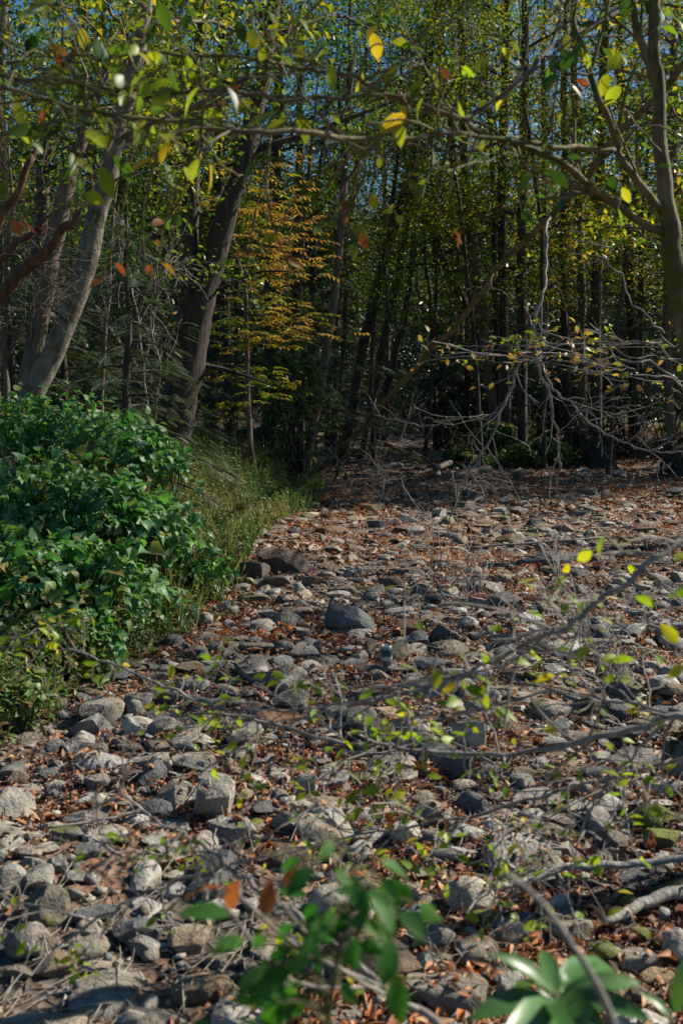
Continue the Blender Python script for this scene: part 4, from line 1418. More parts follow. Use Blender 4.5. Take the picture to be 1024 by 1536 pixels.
# ------------------------------------------------------------------ broad leaved bushes on the left bank
BUSH = [(20, 660, 8.6, 75, 62, 'broad leaved bush hiding the foot of the leaning pale trunk'), (100, 655, 8.7, 75, 55, 'broad leaved bush at the top of the bank right of the pale trunk foot'), (182, 682, 8.3, 72, 55, 'broad leaved bush with red tinged leaf near the massive furrowed trunk'), (240, 700, 8.4, 42, 46, 'outermost broad leaved bush at the weedy bank, stopping before the furrowed trunk'),
        (35, 765, 7.3, 95, 75, 'broad leaved bush at the edge half way down the bank'), (150, 770, 7.2, 88, 72, 'largest broad leaved bush with a dark hollow beneath it'), (225, 800, 7.4, 68, 56, 'pale topped broad leaved bush where the bank turns down to the rocks'), (285, 852, 7.9, 46, 38, 'low broad leaved bush overhanging the flat greenish stone'),
        (25, 870, 6.2, 90, 72, 'broad leaved bush with grass blades at the edge'), (130, 875, 6.4, 85, 66, 'broad leaved bush with orange dead leaves caught in it'), (212, 905, 6.9, 55, 46, 'broad leaved bush nearest the creek stones'),
        (60, 965, 5.5, 75, 52, 'pale green bush under the bare branch tip'), (135, 965, 5.7, 52, 42, 'small dark green bush at the creek edge'), (15, 1050, 4.7, 52, 52, 'fine leaved low bush lowest on the bank')]
for i, (px, py, d, rx, ry, lab) in enumerate(BUSH):
    g = np.random.default_rng(950 + i)
    c = P(px, py, d)
    ax, az = rx / F * d, ry / F * d
    gz = height(c[0], c[1] + ax * .3)[0]
    base = np.array([c[0], c[1] + ax * .2, gz])
    root = thing('leafy_bush', base, lab, 'bush', 'broad leaved bushes on the left bank')
    sb, lv = MB(), MB()
    n = int(560 * (rx * ry) / 4500 * (1 if i < 11 else .9))
    small = .55 if i in (11, 13) else .7 if i == 12 else 1
    n = int(n / small ** 1.3)
    v = g.normal(size=(n, 3))
    v[:, 2] = np.abs(v[:, 2]) * 1.1 - .45
    v /= np.linalg.norm(v, axis=1)[:, None]
    rr = np.where(g.random(n) < .7, g.uniform(.75, 1.15, n), g.uniform(.3, 1.3, n))
    lump = 1 + .3 * Noise(i + 60)(v, 1.6) + .16 * Noise(i + 61)(v, 5)
    pos = c + v * (rr * lump)[:, None] * np.array([ax, ax * .8, az])
    ok = pos[:, 2] > height(pos[:, 0], pos[:, 1]) + .03
    pos, v = pos[ok], v[ok]
    n = len(pos)
    X = v * .5 + g.normal(size=(n, 3)) * .55 + np.array([0, 0, -.45])
    Z = v * .5 + np.array([0, -.15, .9]) + g.normal(size=(n, 3)) * .5
    lv.leaves(T_LOBE, pos, X, Z, np.clip(g.lognormal(math.log(.064), .32, n), .03, .12) * small, np.int64(0))
    for k in range(40):
        e = pos[int(g.integers(n))]
        o_ = base + np.array([g.normal() * ax * .25, g.normal() * ax * .2, 0])
        m_ = (o_ + e) / 2 + np.array([0, 0, .1]) + g.normal(size=3) * .04
        q = smooth_path([o_, m_, e], 4)
        sb.tube(q, np.linspace(.007, .0025, len(q)), 4, cap=False)
    sb.build('stem', 'stem', root, org=base)
    lv.build('foliage', 'weeds' if i in (11, 13) else 'bush', root, org=base)

# ------------------------------------------------------------------ weeds of the banks and islet: nobody could count them
g = np.random.default_rng(990)
wl = MB()


def weed(x, y, hgt, n, leaf, tm, mi, stem=True):
    z = height(x, y)[0]
    lean = g.normal(size=2) * .18
    t = g.uniform(.1, 1, n)
    pos = np.stack([x + lean[0] * t * hgt, y + lean[1] * t * hgt, z + t * hgt], 1)
    wl.leaves(tm, pos, rand_dirs(n, g, .15), flat_normals(n, g, .6), leaf * g.uniform(.6, 1.2, n) * (1.1 - .5 * t), mi)
    if stem:
        wl.tube(np.array([[x, y, z], [x + lean[0] * hgt, y + lean[1] * hgt, z + hgt]]), np.array([.003, .0015]), 3, 2, cap=False)


for k in range(6500):
    y = g.uniform(4, 27)
    le = left_edge(y)
    x = le - abs(g.normal()) * (1.4 + y * .08) + .25
    px, py = pix((x, y, height(x, y)[0]))
    if not -60 < px < 560:
        continue
    f_ = g.random()
    s = 1 + max(0, y - 12) * .03
    dead = g.random() < (.5 if (y > 16 and x < le - 1.2) else .12)
    if f_ < .6:
        weed(x, y, g.uniform(.15, .55) * (1.1 if x < le - .3 else .7), 16, .075 * s, T_LANCE, 1 if dead else 0)
    elif f_ < .85:
        weed(x, y, g.uniform(.08, .25), 12, .06 * s, T_OVAL, 0)
    elif y > 6.5:
        n = 14
        pos = np.stack([x + g.normal(size=n) * .06, y + g.normal(size=n) * .06, np.full(n, height(x, y)[0])], 1)
        wl.leaves(T_BLADE, pos, np.c_[g.normal(size=(n, 2)) * .35, np.ones(n)], rand_dirs(n, g), g.uniform(.15, .45, n), 1 if dead else 0)
for k in range(900):
    a, r_ = g.uniform(0, 6.28), math.sqrt(g.random())
    x, y = 4.35 + math.cos(a) * r_ * 1.6, 25.4 + math.sin(a) * r_ * 3.0
    weed(x, y, g.uniform(.1, .42), 14, .11, T_OVAL if g.random() < .6 else T_LANCE, 0)
for k in range(1300):
    y = g.uniform(22, 44)
    x = right_edge(y) + abs(g.normal()) * 2.5 + .2
    weed(x, y, g.uniform(.1, .5), 12, .13, T_LANCE, 1 if g.random() < .4 else 0, False)
wo = wl.build('undergrowth', ['weeds', 'hemlock', 'stem'])
wo['kind'] = 'stuff'
wo['label'] = 'low weeds and grass on the banks and the islet'

# ------------------------------------------------------------------ rhododendrons in the shade at the back
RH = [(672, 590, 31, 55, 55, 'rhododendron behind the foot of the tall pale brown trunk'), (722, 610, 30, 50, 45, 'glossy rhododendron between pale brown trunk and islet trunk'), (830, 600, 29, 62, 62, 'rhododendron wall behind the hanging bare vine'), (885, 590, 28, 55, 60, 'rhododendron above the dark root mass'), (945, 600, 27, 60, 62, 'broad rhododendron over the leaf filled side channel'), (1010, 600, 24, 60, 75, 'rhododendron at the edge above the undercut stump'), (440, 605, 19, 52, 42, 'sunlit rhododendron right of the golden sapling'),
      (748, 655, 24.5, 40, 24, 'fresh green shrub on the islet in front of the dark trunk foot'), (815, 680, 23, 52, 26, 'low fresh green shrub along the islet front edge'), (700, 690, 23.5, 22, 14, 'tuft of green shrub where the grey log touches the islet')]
for i, (px, py, d, rx, ry, lab) in enumerate(RH):
    g = np.random.default_rng(1050 + i)
    c = P(px, py, d)
    ax, az = rx / F * d, ry / F * d
    base = np.array([c[0], c[1], height(c[0], c[1])[0]])
    az = max(az, (c[2] - base[2]) * .9) if i < 7 else az
    root = thing('rhododendron', base, lab, 'bush', 'shade bushes at the back')
    sb, lv = MB(), MB()
    nw = 150 if i < 7 else 130
    v = g.normal(size=(nw, 3))
    v[:, 2] = np.abs(v[:, 2]) - .5
    v /= np.linalg.norm(v, axis=1)[:, None]
    lump = 1 + .25 * Noise(i + 160)(v, 1.5)
    cen = c + v * (g.uniform(.6, 1.05, nw) * lump)[:, None] * np.array([ax, ax * .7, az])
    cen[:, 2] = np.maximum(cen[:, 2], base[2] + .15)
    for k in range(nw):
        m_ = 9
        a = np.arange(m_) / m_ * 6.28 + g.uniform(0, 6)
        X = np.stack([np.cos(a), np.sin(a), np.full(m_, -.25) + g.normal(size=m_) * .2], 1)
        lv.leaves(T_LANCE, np.repeat(cen[k:k + 1], m_, 0), X, flat_normals(m_, g, .3), g.uniform(.13, .2, m_))
        if k % 5 == 0:
            o_ = base + np.array([g.normal() * ax * .2, g.normal() * ax * .2, -.05])
            q = smooth_path([o_, (o_ + cen[k]) / 2 + g.normal(size=3) * .1, cen[k]], 4)
            sb.tube(q, np.linspace(.022, .007, len(q)), 5, cap=False)
    sb.build('stem', 'dark_bark', root, org=base)
    lv.build('foliage', 'rhodark' if i < 6 else 'weeds', root, org=base)  # paler leaf colour stands in for sun on the lit rhododendron and islet shrubs

# ------------------------------------------------------------------ long dead pole leaning through the view, and the vine that hangs from it
pp, pr = wire([(478, 708, 19, 8.5), (496, 688, 18.4, 8.5), (529, 655, 17.4, 8.5), (562, 620, 16.4, 8.5), (589, 590, 15.6, 8.5), (622, 554, 14.7, 8.5), (655, 513, 13.8, 8.5), (685, 489, 13, 9), (715, 445, 12.2, 9), (740, 412, 11.4, 9), (757, 389, 11, 9), (792, 357, 10.2, 9), (826, 325, 9.5, 10), (862, 285, 8.7, 10), (890, 250, 8.2, 10), (925, 200, 7.6, 10), (965, 165, 7, 11), (1035, 85, 6.2, 11), (1150, -40, 5.2, 8)], 5, .012, 4)
pp[0, 2] = height(pp[0, 0], pp[0, 1])[0] - .05
pr = pr * .95
dp = thing('leaning_dead_pole', pp[0], 'long bare dead pole leaning from the creek up to the corner', 'dead tree')
tb = MB()
tb.tube(pp, pr, 9, rough=.08)
tb.tube(*wire([(529, 655, 17.4, 6), (522, 676, 17.2, 6), (512, 694, 17.6, 5), (500, 722, 18.0, 4)], 5, .01), 7)
g = np.random.default_rng(12)
twiglets(tb, pp, pr, g, 10, 1.0, 4, 0, 2)
tb.build('trunk', 'moss_bark', dp, org=pp[0])

VINE = [
    [(826, 322, 9.4, 4), (820, 338, 8.6, 6), (816, 420, 8.2, 7), (801, 480, 8.0, 8), (797, 500, 8, 8), (812, 560, 8, 7), (830, 620, 8, 6.5), (838, 680, 8.1, 6), (833, 736, 8.2, 4)],
    [(797, 500, 8, 7), (784, 535, 8, 6.5), (762, 592, 8, 6), (742, 642, 7.9, 6), (716, 690, 7.8, 5), (690, 732, 7.8, 4), (668, 800, 7.7, 3), (652, 868, 7.6, 2)],
    [(800, 486, 8, 4), (806, 520, 8, 4), (822, 572, 7.9, 5), (846, 598, 7.8, 5), (896, 640, 7.6, 5), (948, 672, 7.4, 4.5), (985, 678, 7.2, 4), (1040, 680, 7, 4)],
    [(735, 630, 8.4, 2.5), (700, 625, 9, 3), (668, 632, 9.3, 3.5), (640, 640, 9.6, 3.5), (600, 632, 10, 3), (560, 622, 10.4, 2.5)],
    [(838, 650, 8, 2.5), (870, 618, 7.9, 3), (905, 610, 7.8, 2.5), (960, 608, 7.7, 2)],
]
vp = P(816, 420, 8.2)
hv = thing('hanging_vine', vp, 'grey bare vine hanging in loops from the leaning dead pole', 'vine')
for i, pts in enumerate(VINE):
    p, r = wire(pts, 7, .012, i + 30)
    tb = MB()
    r = r * .66
    tb.tube(p, r, 7, rough=.1, seed=i)
    twiglets(tb, p, r, g, 10, .5, 4, -.05, 2)
    if i == 1:
        lv = MB()
        hang_leaves(tb, lv, [(795, 497, 7.8, 4), (800, 520, 7.8, 3), (812, 500, 7.9, 4)], p, r, g, T_LANCE, .1)
    bo = tb.build('branch', 'twig', hv, org=vp)
    if i == 1:
        lv.build('foliage', 'lime', bo, org=vp)

# ------------------------------------------------------------------ bare twiggy sprays
SPRAY = [
    ('twiggy shrub spreading flat pale sprays with gold leaves in from the edge', (1120, 900, 6.2), 'gold',
     [[(1120, 900, 6.2, 10), (1080, 640, 6.1, 8), (1024, 545, 6, 6), (960, 520, 6, 5), (880, 512, 6, 4), (800, 515, 6, 3), (720, 508, 6.1, 2)],
      [(1075, 630, 6.1, 6), (1000, 560, 5.8, 5), (930, 540, 5.7, 4), (850, 535, 5.6, 3), (770, 540, 5.6, 2)],
      [(1080, 640, 6.1, 6), (1030, 530, 6.3, 5), (1003, 510, 6.3, 4), (960, 468, 6.3, 4), (922, 405, 6.3, 3.5), (895, 368, 6.3, 3), (850, 345, 6.4, 2)],
      [(1085, 660, 6.1, 5), (1010, 575, 5.5, 4), (940, 556, 5.4, 3), (880, 560, 5.4, 2)]]),
    ('bare pale twigs of a dead shrub among rocks near the tan slab', (655, 960, 8), '',
     [[(672, 960, 8, 4), (655, 910, 8, 3), (646, 870, 8, 2.5), (652, 800, 8, 2)], [(735, 985, 7.6, 4), (700, 940, 7.6, 3), (668, 895, 7.7, 2.5), (640, 850, 7.8, 2)], [(745, 980, 7.6, 4), (720, 900, 7.7, 3), (700, 868, 7.8, 2)]]),
    ('bare pale twigs of a dead shrub by the long greenish tilted boulder', (880, 1060, 5.6), '',
     [[(885, 1060, 5.6, 4), (872, 990, 5.6, 3), (868, 940, 5.6, 3), (840, 900, 5.7, 2.5), (825, 830, 5.8, 2)], [(885, 1060, 5.6, 4), (905, 985, 5.5, 3), (945, 940, 5.5, 2)], [(880, 1040, 5.6, 3), (835, 980, 5.7, 3), (790, 950, 5.8, 2)]]),
    ('bare pale twigs sprouting at the foot of the leaning dead pole', (520, 740, 17), '',
     [[(530, 745, 17, 3), (540, 715, 17, 2.6), (560, 705, 17, 2.2), (590, 690, 17, 1.8)], [(530, 745, 17, 3), (515, 700, 17, 2.5), (492, 672, 17, 2)], [(560, 770, 15, 3), (575, 735, 15, 2.5), (570, 700, 15, 2)]]),
    ('tall tangle of bare twigs left of the massive furrowed trunk', (225, 660, 12), '',
     [[(228, 660, 12, 6), (215, 560, 12, 5), (205, 460, 12, 4), (180, 380, 12, 3), (185, 330, 12, 2)], [(228, 660, 12, 5), (240, 560, 11.8, 4), (225, 460, 11.6, 3), (250, 400, 11.6, 2)], [(215, 560, 12, 4), (170, 500, 11.8, 3), (150, 430, 11.8, 2)], [(205, 480, 12, 3), (230, 420, 12, 2.5), (260, 400, 12, 2)]]),
    ('tangle of bare twigs in front of the split snags', (5, 640, 9.2), '',
     [[(10, 640, 9.2, 12), (8, 520, 9.2, 11), (12, 400, 9.2, 9), (18, 300, 9.2, 7), (14, 220, 9.2, 5)], [(10, 540, 9.2, 5), (50, 465, 9, 4), (85, 455, 9, 2)], [(12, 440, 9.2, 5), (45, 400, 9, 4), (95, 390, 9, 2)], [(12, 400, 9.2, 4), (40, 370, 9, 3), (70, 345, 9, 2)]]),
    ('sprawling bare twigs over the shaded rocks by the islet', (610, 750, 20), '',
     [[(600, 760, 19, 3), (580, 735, 19, 2.5), (565, 720, 19, 2)], [(680, 790, 14, 3), (690, 740, 14, 2.5), (715, 715, 14, 2)], [(655, 735, 20, 3), (690, 705, 20, 2.5), (720, 690, 20, 2)]]),
]
for i, (lab, bb, fo_, paths) in enumerate(SPRAY):
    g = np.random.default_rng(1100 + i)
    base = P(*bb)
    base[2] = height(base[0], base[1])[0]
    root = thing('twiggy_shrub', base, lab, 'shrub', 'bare twiggy shrubs')
    for j, pts in enumerate(paths):
        p, r = wire(pts, 6, .02 if i == 0 else .01, i * 7 + j)
        r = r * .7
        if j == 0:
            p = np.vstack([base - np.array([0, 0, .04]), p])
            r = np.r_[r[0] * 1.1, r]
        tb, lv, tips = MB(), MB(), []
        tb.tube(p, r, 6, rough=.08, seed=j)
        k = len(p) * .01
        twiglets(tb, p[3:], r[3:], g, (11 if j != 2 else 4) if i == 0 else 20 if i in (4, 5) else 13, (.6 if i in (0, 4, 5) else .5) * (1.1 if bb[2] > 15 else 1), 4, .02, (2 if i in (0, 3, 6) else 3), tips, .5 if i == 0 else 1.0)
        bo = tb.build('branch' if j else 'stem', 'brown_bark' if i == 5 else 'pale_twig' if i in (1, 2) else 'twig', root, org=base)
        if fo_:
            t_ = np.array(tips)
            t_ = t_[g.random(len(t_)) < .7]
            cluster_leaves(lv, T_OVAL, t_, 2, .05, .05, g, .6, .6, 0)
            lv.build('foliage', ['orange'] if j else ['lime'], bo, org=base)

# ------------------------------------------------------------------ shrub reaching in low over the rocks from the right, and the shoot rising from below
LOW = [
    [(1150, 1500, 2.3, 20), (1110, 1200, 2.3, 17), (1024, 1078, 2.3, 13), (962, 1093, 2.35, 13), (862, 1113, 2.4, 12), (792, 1128, 2.45, 10), (677, 1128, 2.5, 9), (577, 1120, 2.55, 8), (512, 1112, 2.6, 7.5), (400, 1083, 2.7, 7), (340, 1065, 2.75, 6), (280, 1043, 2.8, 6), (215, 1013, 2.9, 5), (165, 995, 3.0, 4.5), (115, 978, 3.05, 4), (60, 973, 3.1, 3.5), (-10, 969, 3.2, 3)],
    [(1110, 1190, 2.3, 12), (1075, 900, 2.1, 11), (1024, 815, 2.05, 11), (970, 850, 2.0, 11), (892, 905, 2.0, 10), (850, 935, 2.0, 10), (790, 965, 2.05, 9), (720, 1000, 2.1, 8), (650, 1026, 2.15, 8), (600, 1040, 2.2, 7), (540, 1051, 2.25, 6), (480, 1060, 2.35, 5), (400, 1066, 2.45, 4)],
    [(1024, 1080, 2.3, 8), (960, 1060, 2.6, 7), (900, 1048, 2.7, 6), (832, 1038, 2.8, 5), (752, 1055, 2.9, 5), (690, 1072, 3.0, 4), (600, 1090, 3.1, 3)],
    [(1110, 1210, 2.3, 10), (1040, 1142, 2.4, 8), (937, 1162, 2.5, 7), (862, 1179, 2.6, 7), (792, 1199, 2.65, 6), (712, 1227, 2.7, 6), (642, 1234, 2.75, 5), (577, 1247, 2.8, 5), (517, 1256, 2.85, 4), (460, 1275, 2.9, 3)],
    [(1000, 1085, 2.35, 7), (950, 1130, 2.4, 6), (905, 1180, 2.4, 5), (880, 1230, 2.4, 4), (862, 1290, 2.35, 3), (850, 1345, 2.3, 2)],
    [(870, 1290, 2.35, 3), (800, 1320, 2.4, 3), (740, 1335, 2.4, 3), (690, 1370, 2.4, 2.5), (625, 1390, 2.4, 2)],
    [(960, 1165, 2.5, 4), (880, 1195, 2.45, 4), (820, 1232, 2.4, 3), (780, 1262, 2.4, 2), (750, 1310, 2.4, 2)],
    [(880, 1112, 2.4, 5), (905, 1050, 2.35, 4), (900, 1000, 2.3, 3.5), (880, 945, 2.3, 3), (895, 900, 2.3, 2)],
]
LSP = {0: [(330, 995, 2.8, 5), (345, 1015, 2.8, 5), (440, 1020, 2.7, 4), (455, 1040, 2.7, 4), (370, 1100, 2.7, 4), (300, 1060, 2.8, 5), (250, 1065, 2.9, 4), (340, 1075, 2.7, 4), (300, 1105, 2.8, 5), (270, 1090, 2.8, 3), (470, 1140, 2.6, 4), (440, 1150, 2.6, 5), (370, 1165, 2.6, 3), (360, 1190, 2.6, 3), (560, 1100, 2.5, 5), (590, 1080, 2.5, 5), (545, 1070, 2.55, 4), (520, 1100, 2.55, 4), (600, 1060, 2.5, 4), (640, 1100, 2.5, 5), (570, 1150, 2.5, 4), (590, 1165, 2.5, 4), (540, 1190, 2.5, 5), (640, 1150, 2.5, 4), (110, 945, 3, 5), (75, 940, 3, 5), (45, 950, 3.1, 6), (140, 1000, 3, 4), (90, 1020, 3, 5), (230, 1040, 2.9, 3), (690, 1100, 2.45, 4), (700, 1160, 2.45, 3), (740, 1170, 2.4, 4), (950, 1150, 2.4, 3), (20, 960, 3.1, 6), (125, 920, 3.0, 5)],
       1: [(730, 1045, 2.1, 6), (700, 1050, 2.1, 5), (740, 1060, 2.1, 4), (640, 1030, 2.15, 3), (990, 890, 2.0, 2), (1010, 980, 2.0, 4), (930, 1000, 2.0, 2)],
       3: [(650, 1285, 2.6, 5), (630, 1300, 2.6, 5), (670, 1260, 2.6, 4), (610, 1265, 2.7, 4), (820, 1212, 2.5, 2), (850, 1215, 2.5, 2), (750, 1262, 2.6, 2), (945, 1270, 2.4, 3), (600, 1210, 2.7, 5), (570, 1225, 2.7, 4)],
       4: [(880, 1160, 2.3, 3), (735, 1320, 2.3, 2), (970, 1200, 2.3, 3)],
       7: [(905, 920, 2.3, 2)]}
bb = P(1150, 1500, 2.3)
bb[2] = height(bb[0], bb[1])[0]
sh = thing('lime_leaved_shrub', bb, 'shrub reaching thin grey branches with lime leaves low over the rocks', 'shrub')
for j, pts in enumerate(LOW):
    g = np.random.default_rng(1200 + j)
    p, r = wire(pts, 6, .004, j)
    r = r * .78
    if j == 0:
        p = np.vstack([bb - np.array([0, 0, .05]), p])
        r = np.r_[r[0] * 1.1, r]
    tb, lv, tips = MB(), MB(), []
    tb.tube(p, r, 9, rough=.08, seed=j)
    twiglets(tb, p, r, g, 22 if j < 4 else 10, .24, 4, .05, 2, tips)
    hang_leaves(tb, lv, LSP.get(j, []), p, r, g, T_OVAL, .045, 0, .2)
    t_ = np.array(tips)
    cluster_leaves(lv, T_OVAL, t_[g.random(len(t_)) < .4], 1, .02, .04, g, 1, .7, 0)
    if j == 3:
        hang_leaves(tb, lv, [(555, 1205, 2.5, 1), (545, 1225, 2.5, 2), (700, 1370, 2.2, 1)], p, r, g, T_OVAL, .05, 1, .3)
    bo = tb.build('branch', 'twig', sh, org=bb)
    lv.build('foliage', ['lime', 'rust'], bo, org=bb)

SHOOT = [
    [(720, 1720, 1.5, 14), (660, 1540, 1.55, 13), (602, 1510, 1.6, 12), (562, 1472, 1.65, 11), (527, 1437, 1.7, 10), (435, 1367, 1.85, 9), (400, 1344, 1.9, 8), (370, 1322, 1.95, 8), (345, 1300, 2.0, 8), (320, 1277, 2.0, 7), (280, 1252, 2.1, 6), (240, 1234, 2.1, 5), (215, 1212, 2.2, 4.5), (180, 1187, 2.2, 4), (195, 1150, 2.2, 3)],
    [(480, 1264, 2.0, 3), (415, 1284, 2.0, 4), (345, 1297, 2.0, 5), (270, 1322, 2.1, 5), (215, 1340, 2.1, 5), (175, 1360, 2.15, 5), (140, 1382, 2.2, 4.5), (110, 1402, 2.2, 4), (78, 1424, 2.25, 3)],
    [(140, 1382, 2.2, 4), (75, 1364, 2.2, 3.5), (10, 1349, 2.25, 3), (-20, 1342, 2.25, 2)],
    [(280, 1252, 2.1, 5), (230, 1272, 2.1, 4), (200, 1278, 2.1, 3), (150, 1262, 2.1, 2)],
    [(320, 1277, 2.0, 5), (380, 1255, 2.05, 4), (440, 1262, 2.05, 3), (475, 1255, 2.0, 3), (470, 1300, 2.0, 2)],
]
SSP = {0: [(255, 1270, 2.05, 5), (285, 1265, 2.05, 5), (290, 1280, 2.05, 4), (180, 1255, 2.1, 3), (120, 1285, 2.1, 3), (430, 1395, 1.8, 5), (455, 1430, 1.75, 4), (500, 1470, 1.7, 4), (590, 1480, 1.6, 3)],
       1: [(300, 1305, 2, 4), (330, 1325, 2, 3), (255, 1380, 2.1, 3), (130, 1425, 2.15, 5), (100, 1440, 2.15, 5), (115, 1455, 2.1, 5), (425, 1285, 2, 3)],
       2: [(5, 1335, 2.2, 4), (5, 1395, 2.2, 3), (45, 1420, 2.2, 3)], 3: [(150, 1270, 2.1, 4), (220, 1295, 2.1, 4)], 4: [(370, 1245, 2.05, 4), (450, 1240, 2, 3)]}
bb = P(720, 1720, 1.5)
bb[2] = height(bb[0], bb[1])[0]
sh = thing('bare_shoot', bb, 'thin grey shoot rising from below and forking over the lit rocks', 'shrub')
for j, pts in enumerate(SHOOT):
    g = np.random.default_rng(1300 + j)
    p, r = wire(pts, 6, .003, j)
    if j == 0:
        p = np.vstack([bb - np.array([0, 0, .05]), p])
        r = np.r_[r[0] * 1.1, r]
    tb, lv, tips = MB(), MB(), []
    tb.tube(p, r, 8, rough=.08, seed=j)
    twiglets(tb, p, r, g, 9, .13, 4, .03, 2, tips)
    hang_leaves(tb, lv, SSP.get(j, []), p, r, g, T_OVAL, .032, 0, .2)
    if j == 0:
        hang_leaves(tb, lv, [(400, 1330, 1.3, 2), (330, 1350, 1.3, 2), (360, 1345, 1.35, 1)], p, r, g, T_OVAL, .05, 1, .1)
    bo = tb.build('branch' if j else 'stem', 'twig', sh, org=bb)
    if j in SSP:
        lv.build('foliage', ['lime', 'rust'], bo, org=bb)

# dark green leafy shoot very near
g = np.random.default_rng(1400)
bb = P(470, 1900, 1.05)
bb[2] = height(bb[0], bb[1])[0]
sh = thing('green_sapling', bb, 'out of focus sapling with round dark green leaves close to the camera', 'sapling')
tb, lv = MB(), MB()
p, r = wire([(470, 1900, 1.05, 14), (480, 1620, 1.06, 11), (500, 1480, 1.08, 9), (520, 1380, 1.1, 7), (530, 1300, 1.12, 5), (505, 1262, 1.13, 3)], 6)
p = np.vstack([bb - np.array([0, 0, .05]), p])
r = np.r_[r[0], r]
tb.tube(p, r, 8)
for (a, c, sz) in [(500, 1262, 40), (455, 1345, 55), (345, 1372, 80), (365, 1405, 60), (470, 1300, 60), (505, 1330, 60), (560, 1330, 75), (600, 1365, 60), (545, 1360, 60), (440, 1390, 50), (525, 1410, 75), (480, 1430, 70), (505, 1470, 50), (400, 1450, 60), (430, 1480, 60), (400, 1510, 60), (500, 1385, 60), (575, 1320, 70), (620, 1385, 40), (560, 1410, 60), (530, 1340, 70), (575, 1385, 60), (420, 1440, 70), (450, 1290, 40), (505, 1300, 50), (410, 1560, 60), (380, 1535, 50), (320, 1540, 50)] + [(g.normal(525, 48), g.normal(1365, 45), g.uniform(40, 72)) for k in range(20)] + [(g.normal(440, 30), g.normal(1475, 38), g.uniform(36, 66)) for k in range(14)]:
    d = 1.1 + g.uniform(-.07, .07)
    c3 = P(a, c, d)
    i = int(np.argmin(((p - c3) ** 2).sum(1)))
    q = smooth_path([p[i], (p[i] + c3) / 2 + np.array([0, 0, .01]), c3], 3)
    tb.tube(q, np.linspace(.0022, .001, len(q)), 4, cap=False)
    X = c3 - p[i] + g.normal(size=3) * .03 + np.array([0, 0, -.05])
    lv.leaves(T_OVAL, c3[None], X[None], np.array([[g.normal() * .5, -.55 + g.normal() * .3, .8]]), sz / F * d * 1.05)
tb.build('stem', 'stem', sh, org=bb)
lv.build('foliage', 'near', sh, org=bb)

# rhododendron tip very near
g = np.random.default_rng(1410)
bb = P(860, 1950, 1.2)
bb[2] = height(bb[0], bb[1])[0]
sh = thing('rhododendron', bb, 'out of focus rhododendron rosette with long leathery leaves close to the camera', 'bush')
tb, lv = MB(), MB()
p, r = wire([(860, 1950, 1.2, 16), (850, 1700, 1.2, 13), (838, 1560, 1.2, 11), (832, 1490, 1.2, 9)], 5)
p = np.vstack([bb - np.array([0, 0, .05]), p])
r = np.r_[r[0], r]
tb.tube(p, r, 8)
ROS = [((832, 1488), (750, 1432), 1.2), ((836, 1490), (812, 1425), 1.28), ((838, 1490), (890, 1432), 1.3), ((838, 1492), (955, 1472), 1.2), ((836, 1498), (900, 1545), 1.1), ((832, 1496), (715, 1520), 1.15), ((834, 1500), (770, 1560), 1.08), ((836, 1500), (840, 1590), 1.06), ((838, 1494), (960, 1520), 1.12), ((845, 1488), (935, 1440), 1.34), ((830, 1490), (778, 1475), 1.3), ((838, 1489), (862, 1540), 1.05),
       ((1010, 1520), (1040, 1430), 1.2), ((1010, 1530), (960, 1490), 1.22)]
for (a0, c0), (a1, c1), d1 in ROS:
    s_, e_ = P(a0, c0, 1.2), P(a1, c1, d1)
    L_ = np.linalg.norm(e_ - s_)
    lv.leaves(T_LANCE, s_[None], (e_ - s_ + np.array([0, 0, .01]))[None], np.array([[g.normal() * .25, -.35, 1]]), L_ * 1.05)
tb.tube(*wire([(838, 1560, 1.2, 9), (930, 1600, 1.2, 8), (1010, 1530, 1.2, 6)], 4), 6)
tb.build('stem', 'stem', sh, org=bb)
lv.build('foliage', 'rhodo', sh, org=bb)
DT = [('blurred pale dead twig standing in front of the long flagstone', [(757, 1310, 1.05, 10), (792, 1336, 1.05, 10), (822, 1367, 1.04, 10), (857, 1417, 1.02, 10), (905, 1500, 1.0, 13), (980, 1700, .98, 14)])]
for lab, pts in DT:
    p, r = wire(pts, 5)
    e = p[-1].copy()
    e[2] = height(e[0], e[1])[0] - .03
    p, r = np.vstack([p, e]), np.r_[r, r[-1]]
    root = thing('dead_twig', e, lab, 'twig')
    tb = MB()
    tb.tube(p, r, 8, rough=.06)
    tb.build('stem', 'twig', root, org=e)

# ------------------------------------------------------------------ sticks and logs lying on the bed
LOGS = [('smooth grey barkless stick lying across the mossy stones', [(735, 1352), (792, 1340), (862, 1326), (937, 1319), (1040, 1314)], 11, 12, .05, 'drift'),
        ('thick grey log end beside the moss cushion stones', [(905, 1410), (947, 1392), (992, 1370), (1060, 1352)], 12, 24, .03, 'drift'),
        ('grey log stranded at the head of the islet', [(652, 712), (690, 696), (722, 682), (745, 672)], 8, 11, .10, 'brown_bark'),
        ('dark rotten log behind the golden sapling foot', [(380, 668), (430, 664), (480, 660)], 10, 9, .15, 'brown_bark'),
        ('thin grey stick angled over the dark mossy stone', [(70, 1262), (160, 1245), (215, 1232)], 4, 6, .04, 'twig'),
        ('bent grey stick among lit pebbles', [(125, 1275), (150, 1280), (185, 1300)], 5, 5, .03, 'drift'),
        ('short crooked stick by the flat mossy slab', [(520, 1135), (575, 1140), (640, 1128)], 4, 5, .04, 'twig'),
        ('pale broken stick leaning on the tall whitish boulder', [(640, 1120), (690, 1142), (740, 1165)], 4, 5, .05, 'drift'),
        ('long thin dark stick over the shaded mid creek', [(700, 830), (800, 822), (905, 812)], 3, 4, .05, 'twig')]
